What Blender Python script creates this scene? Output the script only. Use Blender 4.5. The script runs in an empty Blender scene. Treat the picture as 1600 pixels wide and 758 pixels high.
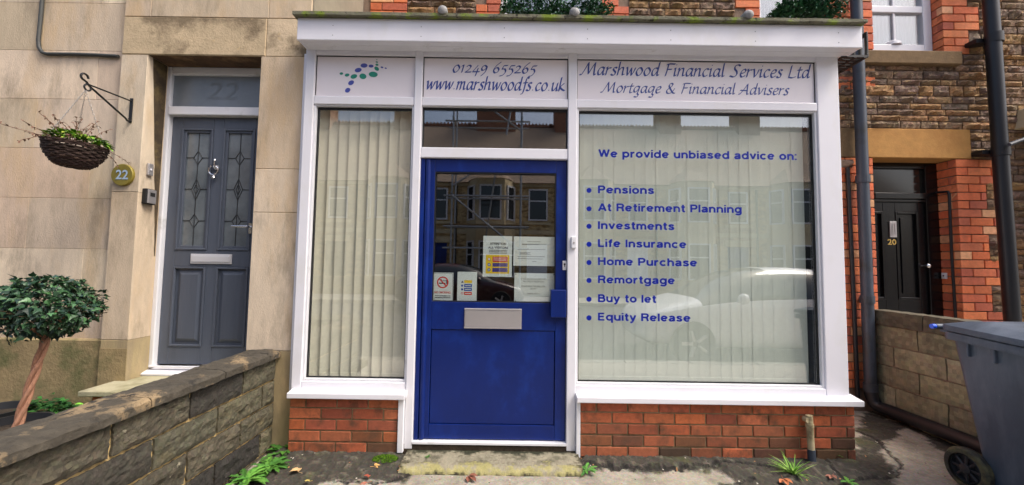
import bpy, bmesh, math, random
from mathutils import Vector, Matrix, noise
R = math.radians
random.seed(7)
scene = bpy.context.scene
COL = scene.collection

# ------------------------------------------------------------------ camera
F_PX, CX, CY = 610.0, 800.0, 379.0
CAM = Vector((0.0, -2.735, 1.32))
PITCH, ROLL = 0.0573, 0.0145
fwd = Vector((0, math.cos(PITCH), math.sin(PITCH)))
up0 = Vector((0, -math.sin(PITCH), math.cos(PITCH)))
rt0 = Vector((1, 0, 0))
rt = rt0*math.cos(ROLL) + up0*math.sin(ROLL)
up = up0*math.cos(ROLL) - rt0*math.sin(ROLL)
cam_d = bpy.data.cameras.new('camera')
cam = bpy.data.objects.new('camera', cam_d)
COL.objects.link(cam)
cam.matrix_world = Matrix(((rt.x, up.x, -fwd.x, CAM.x), (rt.y, up.y, -fwd.y, CAM.y),
                           (rt.z, up.z, -fwd.z, CAM.z), (0, 0, 0, 1)))
cam_d.sensor_width = 36.0
cam_d.lens = 36.0*F_PX/1600.0
cam_d.clip_start = 0.05
cam_d.clip_end = 500
scene.camera = cam

def ray(u, v):
    return fwd*F_PX + rt*(u-CX) - up*(v-CY)
def W(u, v, Y):
    "real point on the upright plane Y that the photograph shows at (u, v): (x, z)"
    d = ray(u, v); t = (Y-CAM.y)/d.y
    return CAM.x+d.x*t, CAM.z+d.z*t
def WX(u, v, Y): return W(u, v, Y)[0]
def WZ(u, v, Y): return W(u, v, Y)[1]
def G(u, v, Z=0.0):
    d = ray(u, v); t = (Z-CAM.z)/d.z
    return CAM.x+d.x*t, CAM.y+d.y*t

# ------------------------------------------------------------------ light
SUN_EL, SUN_AZ = R(55), R(115)
world = bpy.data.worlds.new('World'); scene.world = world
world.use_nodes = True
wn = world.node_tree; wn.nodes.clear()
sky = wn.nodes.new('ShaderNodeTexSky'); sky.sky_type = 'NISHITA'; sky.sun_disc = False
sky.sun_elevation = SUN_EL; sky.sun_rotation = SUN_AZ
sky.dust_density = 6.0; sky.air_density = 0.9; sky.ozone_density = 0.8
bg = wn.nodes.new('ShaderNodeBackground'); bg.inputs['Strength'].default_value = 0.15
wo = wn.nodes.new('ShaderNodeOutputWorld')
wn.links.new(sky.outputs[0], bg.inputs[0]); wn.links.new(bg.outputs[0], wo.inputs[0])
sun_d = bpy.data.lights.new('sun', 'SUN'); sun_d.energy = 1.4; sun_d.angle = R(18); sun_d.color = (1, .96, .9)
sun = bpy.data.objects.new('sun', sun_d); COL.objects.link(sun)
sdir = Vector((math.sin(SUN_AZ)*math.cos(SUN_EL), math.cos(SUN_AZ)*math.cos(SUN_EL), math.sin(SUN_EL)))
sun.rotation_euler = sdir.to_track_quat('Z', 'Y').to_euler()
scene.view_settings.view_transform = 'Standard'
scene.view_settings.look = 'None'
scene.view_settings.gamma = 1.0
scene.view_settings.exposure = 0.86
scene.cycles.max_bounces = 8
scene.cycles.transparent_max_bounces = 16
scene.cycles.glossy_bounces = 4
scene.cycles.caustics_reflective = False
scene.cycles.caustics_refractive = False

# ------------------------------------------------------------------ helpers
def S(r, g, b):
    f = lambda c: (c/255/12.92) if c/255 <= .04045 else ((c/255+.055)/1.055)**2.4
    return (f(r), f(g), f(b))
def jit(c, a, rnd=random):
    k = 1+rnd.uniform(-a, a)
    return tuple(max(0, min(1, x*k*(1+rnd.uniform(-a*.25, a*.25)))) for x in c)
def mixc(a, b, t): return tuple(x+(y-x)*t for x, y in zip(a, b))
def fbm(x, y, z=0.0, o=4):
    return noise.fractal(Vector((x, y, z)), 1.0, 2.0, o)

class MB:
    def __init__(s, xf=None):
        s.v = []; s.f = []; s.c = []; s.m = []; s.xf = xf; s.mi = 0
    def add(s, vs, fs, col=(1, 1, 1)):
        b = len(s.v)
        for p in vs:
            p = Vector(p)
            s.v.append(s.xf @ p if s.xf else p)
        for i, f in enumerate(fs):
            s.f.append([b+k for k in f]); s.m.append(s.mi)
            s.c.append(col[i] if isinstance(col, list) else col)
        return s
    def box(s, x0, x1, y0, y1, z0, z1, col=(1, 1, 1)):
        if x0 > x1: x0, x1 = x1, x0
        if y0 > y1: y0, y1 = y1, y0
        if z0 > z1: z0, z1 = z1, z0
        v = [(x0, y0, z0), (x1, y0, z0), (x1, y1, z0), (x0, y1, z0), (x0, y0, z1), (x1, y0, z1), (x1, y1, z1), (x0, y1, z1)]
        return s.add(v, [(0, 3, 2, 1), (4, 5, 6, 7), (0, 1, 5, 4), (1, 2, 6, 5), (2, 3, 7, 6), (3, 0, 4, 7)], col)
    def hexa(s, v, col=(1, 1, 1)):
        return s.add(v, [(0, 3, 2, 1), (4, 5, 6, 7), (0, 1, 5, 4), (1, 2, 6, 5), (2, 3, 7, 6), (3, 0, 4, 7)], col)
    def cham(s, x0, x1, y0, y1, z0, z1, c=.003, col=(1, 1, 1), j=.0):
        "block whose front face (y0) has worn, slightly uneven edges"
        q = lambda: random.uniform(-j, j)
        v = [(x0, y1, z0), (x1, y1, z0), (x1, y1, z1), (x0, y1, z1),
             (x0, y0+c, z0), (x1, y0+c, z0), (x1, y0+c, z1), (x0, y0+c, z1),
             (x0+c+q(), y0+q(), z0+c+q()), (x1-c+q(), y0+q(), z0+c+q()), (x1-c+q(), y0+q(), z1-c+q()), (x0+c+q(), y0+q(), z1-c+q())]
        f = [(8, 9, 10, 11)]
        for i in range(4):
            k = (i+1) % 4
            f += [(4+i, 4+k, 8+k, 8+i), (i, k, 4+k, 4+i)]
        f += [(0, 3, 2, 1)]
        return s.add(v, f, col)
    def rock(s, x0, x1, z0, z1, y, amp, col, step=.03, depth=.04, seed=None, fine=.0):
        nx = max(3, int((x1-x0)/step)); nz = max(2, int((z1-z0)/step))
        o = random.uniform(0, 50) if seed is None else seed
        vs = []; fs = []; cs = []
        for j in range(nz+1):
            for i in range(nx+1):
                a = i/nx; b = j/nz
                x = x0+(x1-x0)*a; z = z0+(z1-z0)*b
                e = min(1, min(a, 1-a)*(x1-x0)/.022)*min(1, min(b, 1-b)*(z1-z0)/.022)
                d = amp*(.45*e + e*.9*fbm(x*9+o, z*14+o*1.7, o, 3) + e*fine*fbm(x*42+o, z*55, o, 3))
                edge = i in (0, nx) or j in (0, nz)
                xx = x + (random.uniform(-.004, .004) if edge else random.uniform(-.004, .004))
                zz = z + random.uniform(-.003, .003)
                vs.append((xx, y-d, zz))
        for j in range(nz):
            for i in range(nx):
                k = j*(nx+1)+i
                fs.append((k, k+1, k+nx+2, k+nx+1))
                cs.append(jit(col, .22))
        n0 = len(vs)
        ring = [i for i in range(nx+1)]+[(j*(nx+1)+nx) for j in range(1, nz+1)]+[nz*(nx+1)+i for i in range(nx-1, -1, -1)]+[j*(nx+1) for j in range(nz-1, 0, -1)]
        for k in ring: vs.append((vs[k][0], y+depth, vs[k][2]))
        m = len(ring)
        for i in range(m):
            a, b = ring[i], ring[(i+1) % m]
            fs.append((b, a, n0+i, n0+(i+1) % m)); cs.append(col)
        return s.add(vs, fs, cs)
    def tube(s, pts, r, n=8, col=(1, 1, 1), caps=True):
        pts = [Vector(p) for p in pts]; m = len(pts)
        rr = r if isinstance(r, (list, tuple)) else [r]*m
        vs = []; fs = []; prev = None
        for i, p in enumerate(pts):
            t = (pts[min(i+1, m-1)]-pts[max(i-1, 0)]).normalized()
            a = prev if prev is not None else (Vector((0, 0, 1)) if abs(t.z) < .9 else Vector((1, 0, 0)))
            a = (a-t*a.dot(t)).normalized(); b = t.cross(a); prev = a
            for k in range(n):
                w = 2*math.pi*k/n
                vs.append(p+(a*math.cos(w)+b*math.sin(w))*rr[i])
        for i in range(m-1):
            for k in range(n):
                fs.append((i*n+k, i*n+(k+1) % n, (i+1)*n+(k+1) % n, (i+1)*n+k))
        if caps:
            fs.append(tuple(range(n-1, -1, -1))); fs.append(tuple((m-1)*n+k for k in range(n)))
        return s.add(vs, fs, col)
    def lathe(s, prof, c, axis='z', n=24, col=(1, 1, 1), cap=True):
        vs = []; fs = []
        for r, h in prof:
            for k in range(n):
                w = 2*math.pi*k/n; a, b = r*math.cos(w), r*math.sin(w)
                p = {'z': (a, b, h), 'y': (a, h, -b), 'x': (h, a, b)}[axis]
                vs.append((p[0]+c[0], p[1]+c[1], p[2]+c[2]))
        m = len(prof)
        for i in range(m-1):
            for k in range(n):
                fs.append((i*n+k, i*n+(k+1) % n, (i+1)*n+(k+1) % n, (i+1)*n+k))
        if cap:
            fs.append(tuple(range(n-1, -1, -1))); fs.append(tuple((m-1)*n+k for k in range(n)))
        return s.add(vs, fs, col)
    def prism(s, poly, y0, y1, col=(1, 1, 1)):
        "polygon in x,z (counter-clockwise seen from -y) given depth y0..y1"
        n = len(poly)
        vs = [(x, y0, z) for x, z in poly]+[(x, y1, z) for x, z in poly]
        fs = [tuple(range(n)), tuple(range(2*n-1, n-1, -1))]
        for i in range(n):
            k = (i+1) % n
            fs.append((k, i, n+i, n+k))
        return s.add(vs, fs, col)
    def leaf(s, p, d, nrm, L, w, col, bend=.25, kind='oval'):
        p = Vector(p); d = Vector(d).normalized(); nrm = Vector(nrm)
        sd = d.cross(nrm)
        if sd.length < 1e-4: sd = d.orthogonal()
        sd.normalize(); n2 = sd.cross(d)
        if kind == 'ivy': out = [(0, .1), (.12, .75), (.35, .95), (.5, .5), (1, 0)]
        elif kind == 'blade': out = [(0, .5), (.3, .9), (.6, .7), (.85, .4), (1, .0)]
        elif kind == 'tooth': out = [(0, .15), (.2, .35), (.3, .8), (.4, .35), (.55, 1), (.65, .45), (.8, .7), (1, 0)]
        else: out = [(0, .15), (.25, .8), (.5, 1), (.75, .75), (1, 0)]
        vs = []; fs = []
        for t, ww in out:
            c = p+d*(L*t)-n2*(bend*L*t*t)
            up_ = n2*(w*ww*.18)
            vs += [c-sd*(w*ww*.5)+up_, c, c+sd*(w*ww*.5)+up_]
        for i in range(len(out)-1):
            b = i*3
            fs += [(b, b+1, b+4, b+3), (b+1, b+2, b+5, b+4)]
        return s.add(vs, fs, col)

def link(o, parent=None):
    COL.objects.link(o)
    if parent is not None:
        o.parent = parent
        if parent.type == 'EMPTY':
            o.matrix_parent_inverse = Matrix.Translation(-parent.location)
    return o

def mkobj(name, mb, mat, parent=None, bevel=0, smooth=False, ang=40, label=None):
    me = bpy.data.meshes.new(name)
    me.from_pydata([tuple(v) for v in mb.v], [], mb.f)
    mats = mat if isinstance(mat, (list, tuple)) else [mat]
    for m in mats: me.materials.append(m)
    if len(mats) > 1: me.polygons.foreach_set('material_index', mb.m)
    ca = me.color_attributes.new('Col', 'FLOAT_COLOR', 'CORNER')
    buf = []
    for f, c in zip(mb.f, mb.c): buf += [c[0], c[1], c[2], 1.0]*len(f)
    ca.data.foreach_set('color', buf)
    if smooth:
        me.polygons.foreach_set('use_smooth', [True]*len(me.polygons))
        me.set_sharp_from_angle(angle=R(ang))
    me.update()
    o = bpy.data.objects.new(name, me)
    link(o, parent)
    if bevel:
        b = o.modifiers.new('bevel', 'BEVEL'); b.width = bevel; b.segments = 2; b.limit_method = 'ANGLE'; b.angle_limit = R(40)
    if label: o['label'] = label
    return o

def thing(name, label, cat, loc=(0, 0, 0), group=None):
    o = bpy.data.objects.new(name, None); o.location = loc; o.empty_display_size = .1
    COL.objects.link(o)
    return tag(o, label, cat, group)
def tag(o, label=None, cat=None, group=None, kind=None):
    if label: o['label'] = label
    if cat: o['category'] = cat
    if group: o['group'] = group
    if kind: o['kind'] = kind
    return o
def struct(name, mb, mat, **k):
    return tag(mkobj(name, mb, mat, **k), kind='structure')

# ------------------------------------------------------------------ materials
def mat(name, col=None, rough=.6, var=.0, vscale=8, bump=0, bscale=40, spec=.5, metal=0, coat=0,
        stain=None, sscale=3, slo=.5, shi=.65, stain2=None, s2scale=9, s2lo=.55, s2hi=.7, stretch=(1, 1, 1), bdist=.01):
    m = bpy.data.materials.new(name); m.use_nodes = True
    nt = m.node_tree; N = nt.nodes; L = nt.links
    p = N['Principled BSDF']
    p.inputs['Roughness'].default_value = rough; p.inputs['Metallic'].default_value = metal
    p.inputs['Specular IOR Level'].default_value = spec
    p.inputs['Coat Weight'].default_value = coat
    tc = N.new('ShaderNodeTexCoord'); mp = N.new('ShaderNodeMapping'); mp.inputs['Scale'].default_value = stretch
    L.new(tc.outputs['Object'], mp.inputs[0])
    def nz(sc, det=6, ro=.6):
        n = N.new('ShaderNodeTexNoise'); n.inputs['Scale'].default_value = sc; n.inputs['Detail'].default_value = det
        n.inputs['Roughness'].default_value = ro
        L.new(mp.outputs[0], n.inputs['Vector']); return n.outputs['Fac']
    if col is None:
        a = N.new('ShaderNodeAttribute'); a.attribute_name = 'Col'; cur = a.outputs['Color']
    else:
        a = N.new('ShaderNodeRGB'); a.outputs[0].default_value = (*col, 1); cur = a.outputs[0]
    def mixn(fac, A, B, bt='MIX'):
        x = N.new('ShaderNodeMix'); x.data_type = 'RGBA'; x.blend_type = bt
        if hasattr(fac, 'is_linked'): L.new(fac, x.inputs[0])
        else: x.inputs[0].default_value = fac
        for s_, i in ((A, 6), (B, 7)):
            if hasattr(s_, 'is_linked'): L.new(s_, x.inputs[i])
            else: x.inputs[i].default_value = (*s_, 1)
        return x.outputs[2]
    def ramp(f, lo, hi, c0=(0, 0, 0), c1=(1, 1, 1)):
        r = N.new('ShaderNodeValToRGB'); r.color_ramp.elements[0].position = lo; r.color_ramp.elements[1].position = hi
        r.color_ramp.elements[0].color = (*c0, 1); r.color_ramp.elements[1].color = (*c1, 1)
        L.new(f, r.inputs[0]); return r.outputs[0]
    if var:
        cur = mixn(1.0, cur, ramp(nz(vscale, 8, .65), .3, .7, (1-var,)*3, (1+var,)*3), 'MULTIPLY')
    if stain: cur = mixn(ramp(nz(sscale, 7, .65), slo, shi), cur, stain)
    if stain2: cur = mixn(ramp(nz(s2scale, 8, .7), s2lo, s2hi), cur, stain2)
    L.new(cur, p.inputs['Base Color'])
    if bump:
        b = N.new('ShaderNodeBump'); b.inputs['Strength'].default_value = bump; b.inputs['Distance'].default_value = bdist
        L.new(nz(bscale, 8, .65), b.inputs['Height']); L.new(b.outputs[0], p.inputs['Normal'])
    return m

def glass_mat(name, r0=.065, tint=(.985, .995, .985)):
    m = bpy.data.materials.new(name); m.use_nodes = True
    nt = m.node_tree; N = nt.nodes; L = nt.links; N.clear()
    out = N.new('ShaderNodeOutputMaterial'); mx = N.new('ShaderNodeMixShader')
    t = N.new('ShaderNodeBsdfTransparent'); t.inputs[0].default_value = (*tint, 1)
    g = N.new('ShaderNodeBsdfGlossy'); g.inputs['Roughness'].default_value = 0.0; g.inputs[0].default_value = (1, 1, 1, 1)
    lw = N.new('ShaderNodeLayerWeight'); lw.inputs[0].default_value = .5
    pw = N.new('ShaderNodeMath'); pw.operation = 'POWER'; pw.inputs[1].default_value = 4.0
    ma = N.new('ShaderNodeMath'); ma.operation = 'MULTIPLY_ADD'; ma.inputs[1].default_value = .6; ma.inputs[2].default_value = r0
    L.new(lw.outputs['Facing'], pw.inputs[0]); L.new(pw.outputs[0], ma.inputs[0]); L.new(ma.outputs[0], mx.inputs[0])
    L.new(t.outputs[0], mx.inputs[1]); L.new(g.outputs[0], mx.inputs[2]); L.new(mx.outputs[0], out.inputs[0])
    return m

M = {}
M['upvc'] = mat('white_upvc', S(224, 224, 231), .32, var=.02, vscale=3, stain=S(214, 213, 210), sscale=2.2, slo=.52, shi=.85, stretch=(1.6, 1.6, .9))
M['upvc_dirty'] = mat('white_upvc_weathered', S(224, 225, 230), .35, var=.04, vscale=5, stain=S(176, 176, 172), sscale=5, slo=.6, shi=.8)
M['signwhite'] = mat('sign_board', S(234, 228, 232), .3, var=.02, vscale=3)
M['gasket'] = mat('black_gasket', S(18, 20, 22), .5)
M['bluepaint'] = mat('blue_paint', S(5, 33, 103), .36, var=.16, vscale=5, bump=.05, bscale=70, stain=S(14, 50, 130), sscale=2.5, stain2=S(96, 112, 150), s2scale=38, s2lo=.70, s2hi=.76, spec=.35, stretch=(1, 1, .6))
M['vinyl'] = mat('blue_vinyl', S(4, 32, 146), .4, spec=.3)
M['signblue'] = mat('sign_blue', S(52, 74, 150), .5)
M['logoblue'] = mat('logo_blue', S(72, 84, 170), .5)
M['logogreen'] = mat('logo_green', S(28, 140, 118), .5)
M['brick'] = mat('red_brick', None, .85, var=.22, vscale=30, bump=.5, bscale=120, stain=S(82, 62, 46), sscale=8, slo=.5, shi=.7, stain2=S(150, 112, 84), s2scale=26, s2lo=.62, s2hi=.7)
M['oldbrick'] = mat('orange_brick', None, .85, var=.18, vscale=25, bump=.5, bscale=110, stain=S(140, 90, 70), sscale=4, slo=.6, shi=.85)
M['mortar'] = mat('mortar', S(150, 132, 100), .95, var=.2, vscale=20, bump=.6, bscale=90, stain=S(80, 78, 50), sscale=4, slo=.5, shi=.7)
M['mortar_gold'] = mat('mortar_gold', S(190, 164, 112), .95, var=.25, vscale=15, bump=.6, bscale=90, stain=S(60, 55, 42), sscale=6, slo=.5, shi=.65)
M['mortar_grey'] = mat('mortar_grey', S(134, 114, 98), .95, var=.2, vscale=20, bump=.7, bscale=60)
M['rubble'] = mat('rubble_stone', None, .9, var=.3, vscale=22, bump=.9, bscale=50, bdist=.02, stain=S(206, 172, 120), sscale=10, slo=.58, shi=.68, stain2=S(92, 70, 56), s2scale=14, s2lo=.56, s2hi=.66, stretch=(1, 1, 2.6))
M['ashlar'] = mat('ashlar_stone', None, .9, var=.12, vscale=9, bump=.32, bscale=75, stain=S(200, 172, 132), sscale=1.6, slo=.5, shi=.75, stain2=S(142, 128, 108), s2scale=2.4, s2lo=.53, s2hi=.78, stretch=(2.2, 2.2, .7))
M['lintelstone'] = mat('weathered_lintel', None, .92, var=.15, vscale=9, bump=.4, bscale=60, stain=S(128, 112, 88), sscale=2.4, slo=.5, shi=.6, stain2=S(196, 172, 132), s2scale=14, s2lo=.62, s2hi=.66)
M['plinthstone'] = mat('damp_plinth_stone', S(150, 132, 96), .95, var=.2, vscale=9, bump=.6, bscale=40, stain=S(98, 100, 62), sscale=3.5, slo=.48, shi=.65)
M['goldlintel'] = mat('golden_lintel', S(176, 130, 70), .9, var=.14, vscale=12, bump=.3, bscale=70, stain=S(160, 112, 58), sscale=4, slo=.45, shi=.7)
M['sillstone'] = mat('stone_sill', S(116, 94, 66), .95, var=.2, vscale=14, bump=.5, bscale=50)
M['gardenstone'] = mat('dark_garden_stone', None, .95, var=.35, vscale=22, bump=.8, bscale=60, bdist=.015, stain=S(96, 88, 64), sscale=4.5, slo=.58, shi=.72, stain2=S(140, 134, 116), s2scale=16, s2lo=.66, s2hi=.7)
M['coping'] = mat('lichen_coping', S(66, 61, 52), .95, var=.35, vscale=20, bump=.8, bscale=60, stain=S(146, 126, 96), sscale=6, slo=.54, shi=.62, stain2=S(40, 38, 34), s2scale=12, s2lo=.55, s2hi=.64)
M['block'] = mat('pale_blockwork', None, .95, var=.25, vscale=18, bump=.6, bscale=70, stain=S(84, 80, 66), sscale=5, slo=.56, shi=.72)
M['greydoor'] = mat('grey_woodgrain', S(82, 89, 102), .42, var=.08, vscale=5, bump=.18, bscale=30, stretch=(6, 6, .5), spec=.4)
M['blackgloss'] = mat('black_gloss_paint', S(14, 14, 16), .22, bump=.06, bscale=30, spec=.5)
M['chrome'] = mat('chrome', S(225, 225, 228), .18, metal=1)
M['bright'] = mat('bright_metal', S(226, 226, 230), .3, metal=.35)
M['satin'] = mat('satin_aluminium', S(196, 192, 192), .42, metal=.75, var=.04)
M['iron'] = mat('black_iron', S(16, 16, 18), .5)
M['pipe'] = mat('grey_drainpipe', S(62, 70, 82), .45, var=.1, vscale=10, stain=S(50, 54, 58), sscale=5)
M['blackpipe'] = mat('black_pipe', S(20, 21, 26), .45, var=.15, vscale=10)
M['cable'] = mat('grey_cable', S(62, 64, 62), .6, var=.2)
M['concrete'] = mat('concrete', None, .92, var=.2, vscale=28, bump=.5, bscale=110, stretch=(1, 1, 1))
M['slab'] = mat('stone_slab', S(172, 166, 138), .9, var=.12, vscale=14, bump=.3, bscale=80, stain=S(140, 136, 104), sscale=4)
M['asphalt'] = mat('asphalt', S(68, 68, 70), .9, var=.2, vscale=60, bump=.5, bscale=200)
M['soil'] = mat('soil', S(56, 46, 34), .95, var=.4, vscale=20, bump=1, bscale=40)
M['lead'] = mat('mossy_lead', S(112, 110, 92), .9, var=.25, vscale=20, bump=.8, bscale=60, stain=S(120, 140, 44), sscale=7, slo=.5, shi=.62, stain2=S(34, 32, 24), s2scale=18, s2lo=.56, s2hi=.64)
M['leadroll'] = mat('lead_roll', S(140, 140, 140), .7, var=.25, vscale=20, bump=.5, bscale=40)
M['glass'] = glass_mat('window_glass', .125)
M['glass_door'] = glass_mat('door_glass', .14)
M['glass_up'] = glass_mat('upper_window_glass', .15)
M['obscure'] = mat('obscured_glass', S(104, 112, 118), .12, var=.25, vscale=7, bump=.12, bscale=35, spec=.8)
M['fanlight'] = mat('frosted_glass', S(118, 126, 134), .25, var=.12, vscale=4, spec=.6)
M['frost2'] = mat('etched_numeral', S(110, 118, 126), .5)
M['leadcame'] = mat('lead_came', S(52, 56, 60), .5, metal=.3)
M['blind'] = mat('blind_fabric', S(236, 232, 212), .9, var=.05, vscale=30, bump=.15, bscale=150, spec=.1)
M['blind_pale'] = mat('pale_blind_fabric', S(234, 239, 230), .9, var=.04, vscale=30, bump=.1, bscale=150, spec=.1)
M['glass_wide'] = glass_mat('wide_window_glass', .15, (.975, .995, .98))
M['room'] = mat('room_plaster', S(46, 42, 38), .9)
M['curtain'] = mat('net_curtain', S(112, 126, 142), .9, var=.05)
M['paper'] = mat('paper', S(226, 236, 232), .6, spec=.2)
M['ink'] = mat('black_ink', S(28, 30, 34), .7)
M['greyink'] = mat('grey_ink', S(120, 128, 128), .7)
M['ired'] = mat('red_ink', S(214, 52, 40), .6)
M['iyellow'] = mat('yellow_ink', S(240, 206, 30), .6)
M['iblue'] = mat('blue_ink', S(30, 84, 170), .6)
M['ipurple'] = mat('purple_ink', S(74, 62, 140), .6)
M['leafivy'] = mat('ivy_leaf', None, .4, var=.2, vscale=20, spec=.4)
M['leafsoft'] = mat('soft_leaf', None, .65, var=.2, vscale=20, spec=.25)
M['bark'] = mat('twisted_bark', S(182, 134, 108), .85, var=.3, vscale=18, bump=.8, bscale=60, stretch=(2, 2, .5))
M['pot'] = mat('black_pot', S(40, 42, 46), .45, var=.1)
M['wicker'] = mat('dark_wicker', None, .75, var=.3, vscale=40)
M['twig'] = mat('dry_twig', S(112, 82, 66), .85)
M['chain'] = mat('steel_chain', S(170, 168, 165), .35, metal=.8)
M['brass'] = mat('olive_plaque', S(142, 128, 52), .45, var=.15, vscale=12, metal=.25)
M['gold'] = mat('brass_numeral', S(214, 180, 104), .35, metal=.6)
M['binplastic'] = mat('bin_plastic', S(58, 70, 86), .5, var=.2, vscale=3, bump=.14, bscale=160, stain=S(88, 99, 114), sscale=2.4, slo=.5, shi=.72, stain2=S(120, 122, 122), s2scale=16, s2lo=.66, s2hi=.74, stretch=(1, 1.6, .5))
M['tyre'] = mat('mossy_rubber', S(48, 48, 44), .85, var=.3, vscale=20, stain=S(88, 86, 58), sscale=10, slo=.45, shi=.62)
M['rubber'] = mat('rubber', S(24, 24, 25), .8)
M['bluecap'] = mat('blue_cap', S(20, 84, 220), .4)
M['beigepipe'] = mat('beige_pipe', S(186, 172, 138), .55, var=.15, vscale=15, stain=S(120, 108, 80), sscale=8)
M['deadleaf'] = mat('dead_leaf', None, .8, var=.15, vscale=30)
M['moss'] = mat('moss', None, .95, var=.3, vscale=60)
M['silver'] = mat('silver_paint', S(236, 238, 242), .2, metal=.0, coat=.5)
M['redpaint'] = mat('red_paint', S(52, 14, 18), .25, coat=.6)
M['carglass'] = mat('car_glass', S(30, 36, 40), .05, spec=.9)
M['headlamp'] = mat('lamp_lens', S(215, 222, 228), .1, spec=.8)
M['taillamp'] = mat('tail_lens', S(170, 18, 18), .15, spec=.8)
M['farwall'] = mat('far_stone', None, .9, var=.28, vscale=2.6, bump=.8, bscale=5, bdist=.05, stain=S(150, 122, 82), sscale=3, slo=.48, shi=.6, stretch=(1, 1, 2.2))
M['fardress'] = mat('dressed_stone', S(206, 188, 152), .9, var=.15, vscale=2)
M['fartile'] = mat('roof_tile', S(146, 128, 112), .9, var=.25, vscale=6, bump=.6, bscale=8, bdist=.03, stretch=(1, 1, 3))
M['farbrick'] = mat('chimney_brick', S(150, 104, 80), .9, var=.25, vscale=6)
M['farpane'] = mat('far_window_pane', S(44, 50, 56), .08, spec=.8)
M['scaffold'] = mat('galvanised_tube', S(168, 170, 172), .4, metal=.5)
M['timber'] = mat('scaffold_board', S(150, 122, 84), .85, var=.2, vscale=5)

# ------------------------------------------------------------------ ground
g = MB(); g.box(-120, 120, -120, 3, -.19, -.134); struct('road', g, M['asphalt'])
PV = S(158, 152, 142)
g = MB(); g.box(-60, -2.2, -2.6, .06, -.13, -.006, PV); g.box(4.25, 60, -2.6, 3, -.13, -.006, PV)
g.box(-2.2, 4.25, -2.6, -1.2, -.13, -.006, PV)
struct('pavement', g, M['concrete'])
g = MB()
for i in range(70):
    x = -35+i*.915
    g.box(x, x+.905, -2.75, -2.605, -.13, .0, jit(S(150, 146, 138), .08))
struct('kerb', g, M['concrete'], bevel=.012)
g = MB(); g.box(-60, 60, -13.6, -11.2, -.13, 0, PV); struct('far_pavement', g, M['concrete'])

def poly_sd(p, poly):
    d = 1e9; ins = False; n = len(poly)
    for i in range(n):
        a = poly[i]; b = poly[(i+1) % n]
        ax, ay = a; bx, by = b; px, py = p
        ex, ey = bx-ax, by-ay
        t = max(0, min(1, ((px-ax)*ex+(py-ay)*ey)/(ex*ex+ey*ey+1e-12)))
        d = min(d, math.hypot(px-ax-ex*t, py-ay-ey*t))
        if (ay > py) != (by > py) and px < (bx-ax)*(py-ay)/(by-ay)+ax: ins = not ins
    return d if ins else -d
def GP(l): return [G(u, v, .02) for u, v in l]
dirtL = GP([(436, 690), (470, 688), (634, 690), (645, 735), (620, 752), (560, 745), (500, 752), (455, 800), (300, 860), (330, 780), (390, 735)])
dirtR = GP([(895, 696), (1338, 700), (1350, 640), (1420, 660), (1375, 700), (1400, 735), (1390, 765), (1250, 790), (1180, 765), (1120, 731), (1000, 735), (905, 730)])
dirtW = GP([(1350, 620), (1380, 620), (1560, 700), (1640, 760), (1560, 780), (1480, 705), (1400, 655), (1355, 640)])
dirtF = GP([(640, 694), (895, 694), (900, 704), (636, 704)])
CRK = [GP(l) for l in ([(903, 724), (960, 729), (1060, 731), (1130, 724), (1200, 731), (1262, 726)], [(1281, 714), (1300, 735), (1322, 749), (1392, 742)], [(1338, 668), (1375, 688), (1408, 724), (1402, 740)], [(640, 738), (600, 750), (520, 748)], [(1180, 745), (1090, 762), (1000, 770)])]
def crk(x, y):
    d = 1e9
    for l in CRK:
        for (ax, ay), (bx, by) in zip(l[:-1], l[1:]):
            ex, ey = bx-ax, by-ay; t = max(0, min(1, ((x-ax)*ex+(y-ay)*ey)/(ex*ex+ey*ey)))
            d = min(d, math.hypot(x-ax-ex*t, y-ay-ey*t))
    return d
g = MB(); NX, NY = 720, 270
x0, x1, y0, y1 = -2.2, 4.25, -1.2, 1.2
vs = []; cc = []
CON = S(152, 146, 132); DRT = S(46, 43, 36); MID = S(104, 98, 84); GRN = S(74, 78, 40)
for j in range(NY+1):
    for i in range(NX+1):
        x = x0+(x1-x0)*i/NX; y = y0+(y1-y0)*j/NY
        n1 = fbm(x*5, y*5, 1, 5); n2 = fbm(x*18, y*18, 4, 4); n3 = fbm(x*60, y*60, 9, 2)
        z = .0; c = CON
        c = mixc(c, MID, max(0, min(1, .5*n1+.1+.25*n2)))
        sd = max(poly_sd((x, y), dirtL), poly_sd((x, y), dirtR), poly_sd((x, y), dirtW))
        m = sd+.045*n1+.03*n2
        k = max(0, min(1, m/.03+.5))
        d = mixc(DRT, MID, max(0, min(1, (n2*.9+n3*.35)-.1)))
        d = mixc(d, GRN, max(0, min(.6, n1*1.0-.2)))
        c = mixc(c, d, k*.95)
        cd = crk(x+.03*n1, y+.03*n2)
        if cd < .012: c = mixc(c, S(22, 20, 16), 1-cd/.012*.6); z -= .008
        c = tuple(q_*(1+random.uniform(-.16, .16)) for q_ in c)
        if random.random() < .004: c = random.choice([S(186, 180, 166), S(30, 28, 24), S(150, 110, 70)])
        kl = max(0, min(1, (poly_sd((x, y), dirtL)+.04*n1)/.06)); kr = max(0, min(1, (poly_sd((x, y), dirtR)+.04*n1)/.06))
        if x < 2.35: z += .035*max(kl, kr)*max(0, min(1, (y+.28)/.2))
        z += k*(.010*n2+.006*n3)
        if y > .35 or x > 2.45: z += .0
        vs.append((x, y, z)); cc.append(c)
fs = []; fc = []
for j in range(NY):
    for i in range(NX):
        k = j*(NX+1)+i; fs.append((k, k+1, k+NX+2, k+NX+1)); fc.append(cc[k])
g.add(vs, fs, fc); struct('pavement', g, M['concrete'], smooth=True, ang=60)

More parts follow.
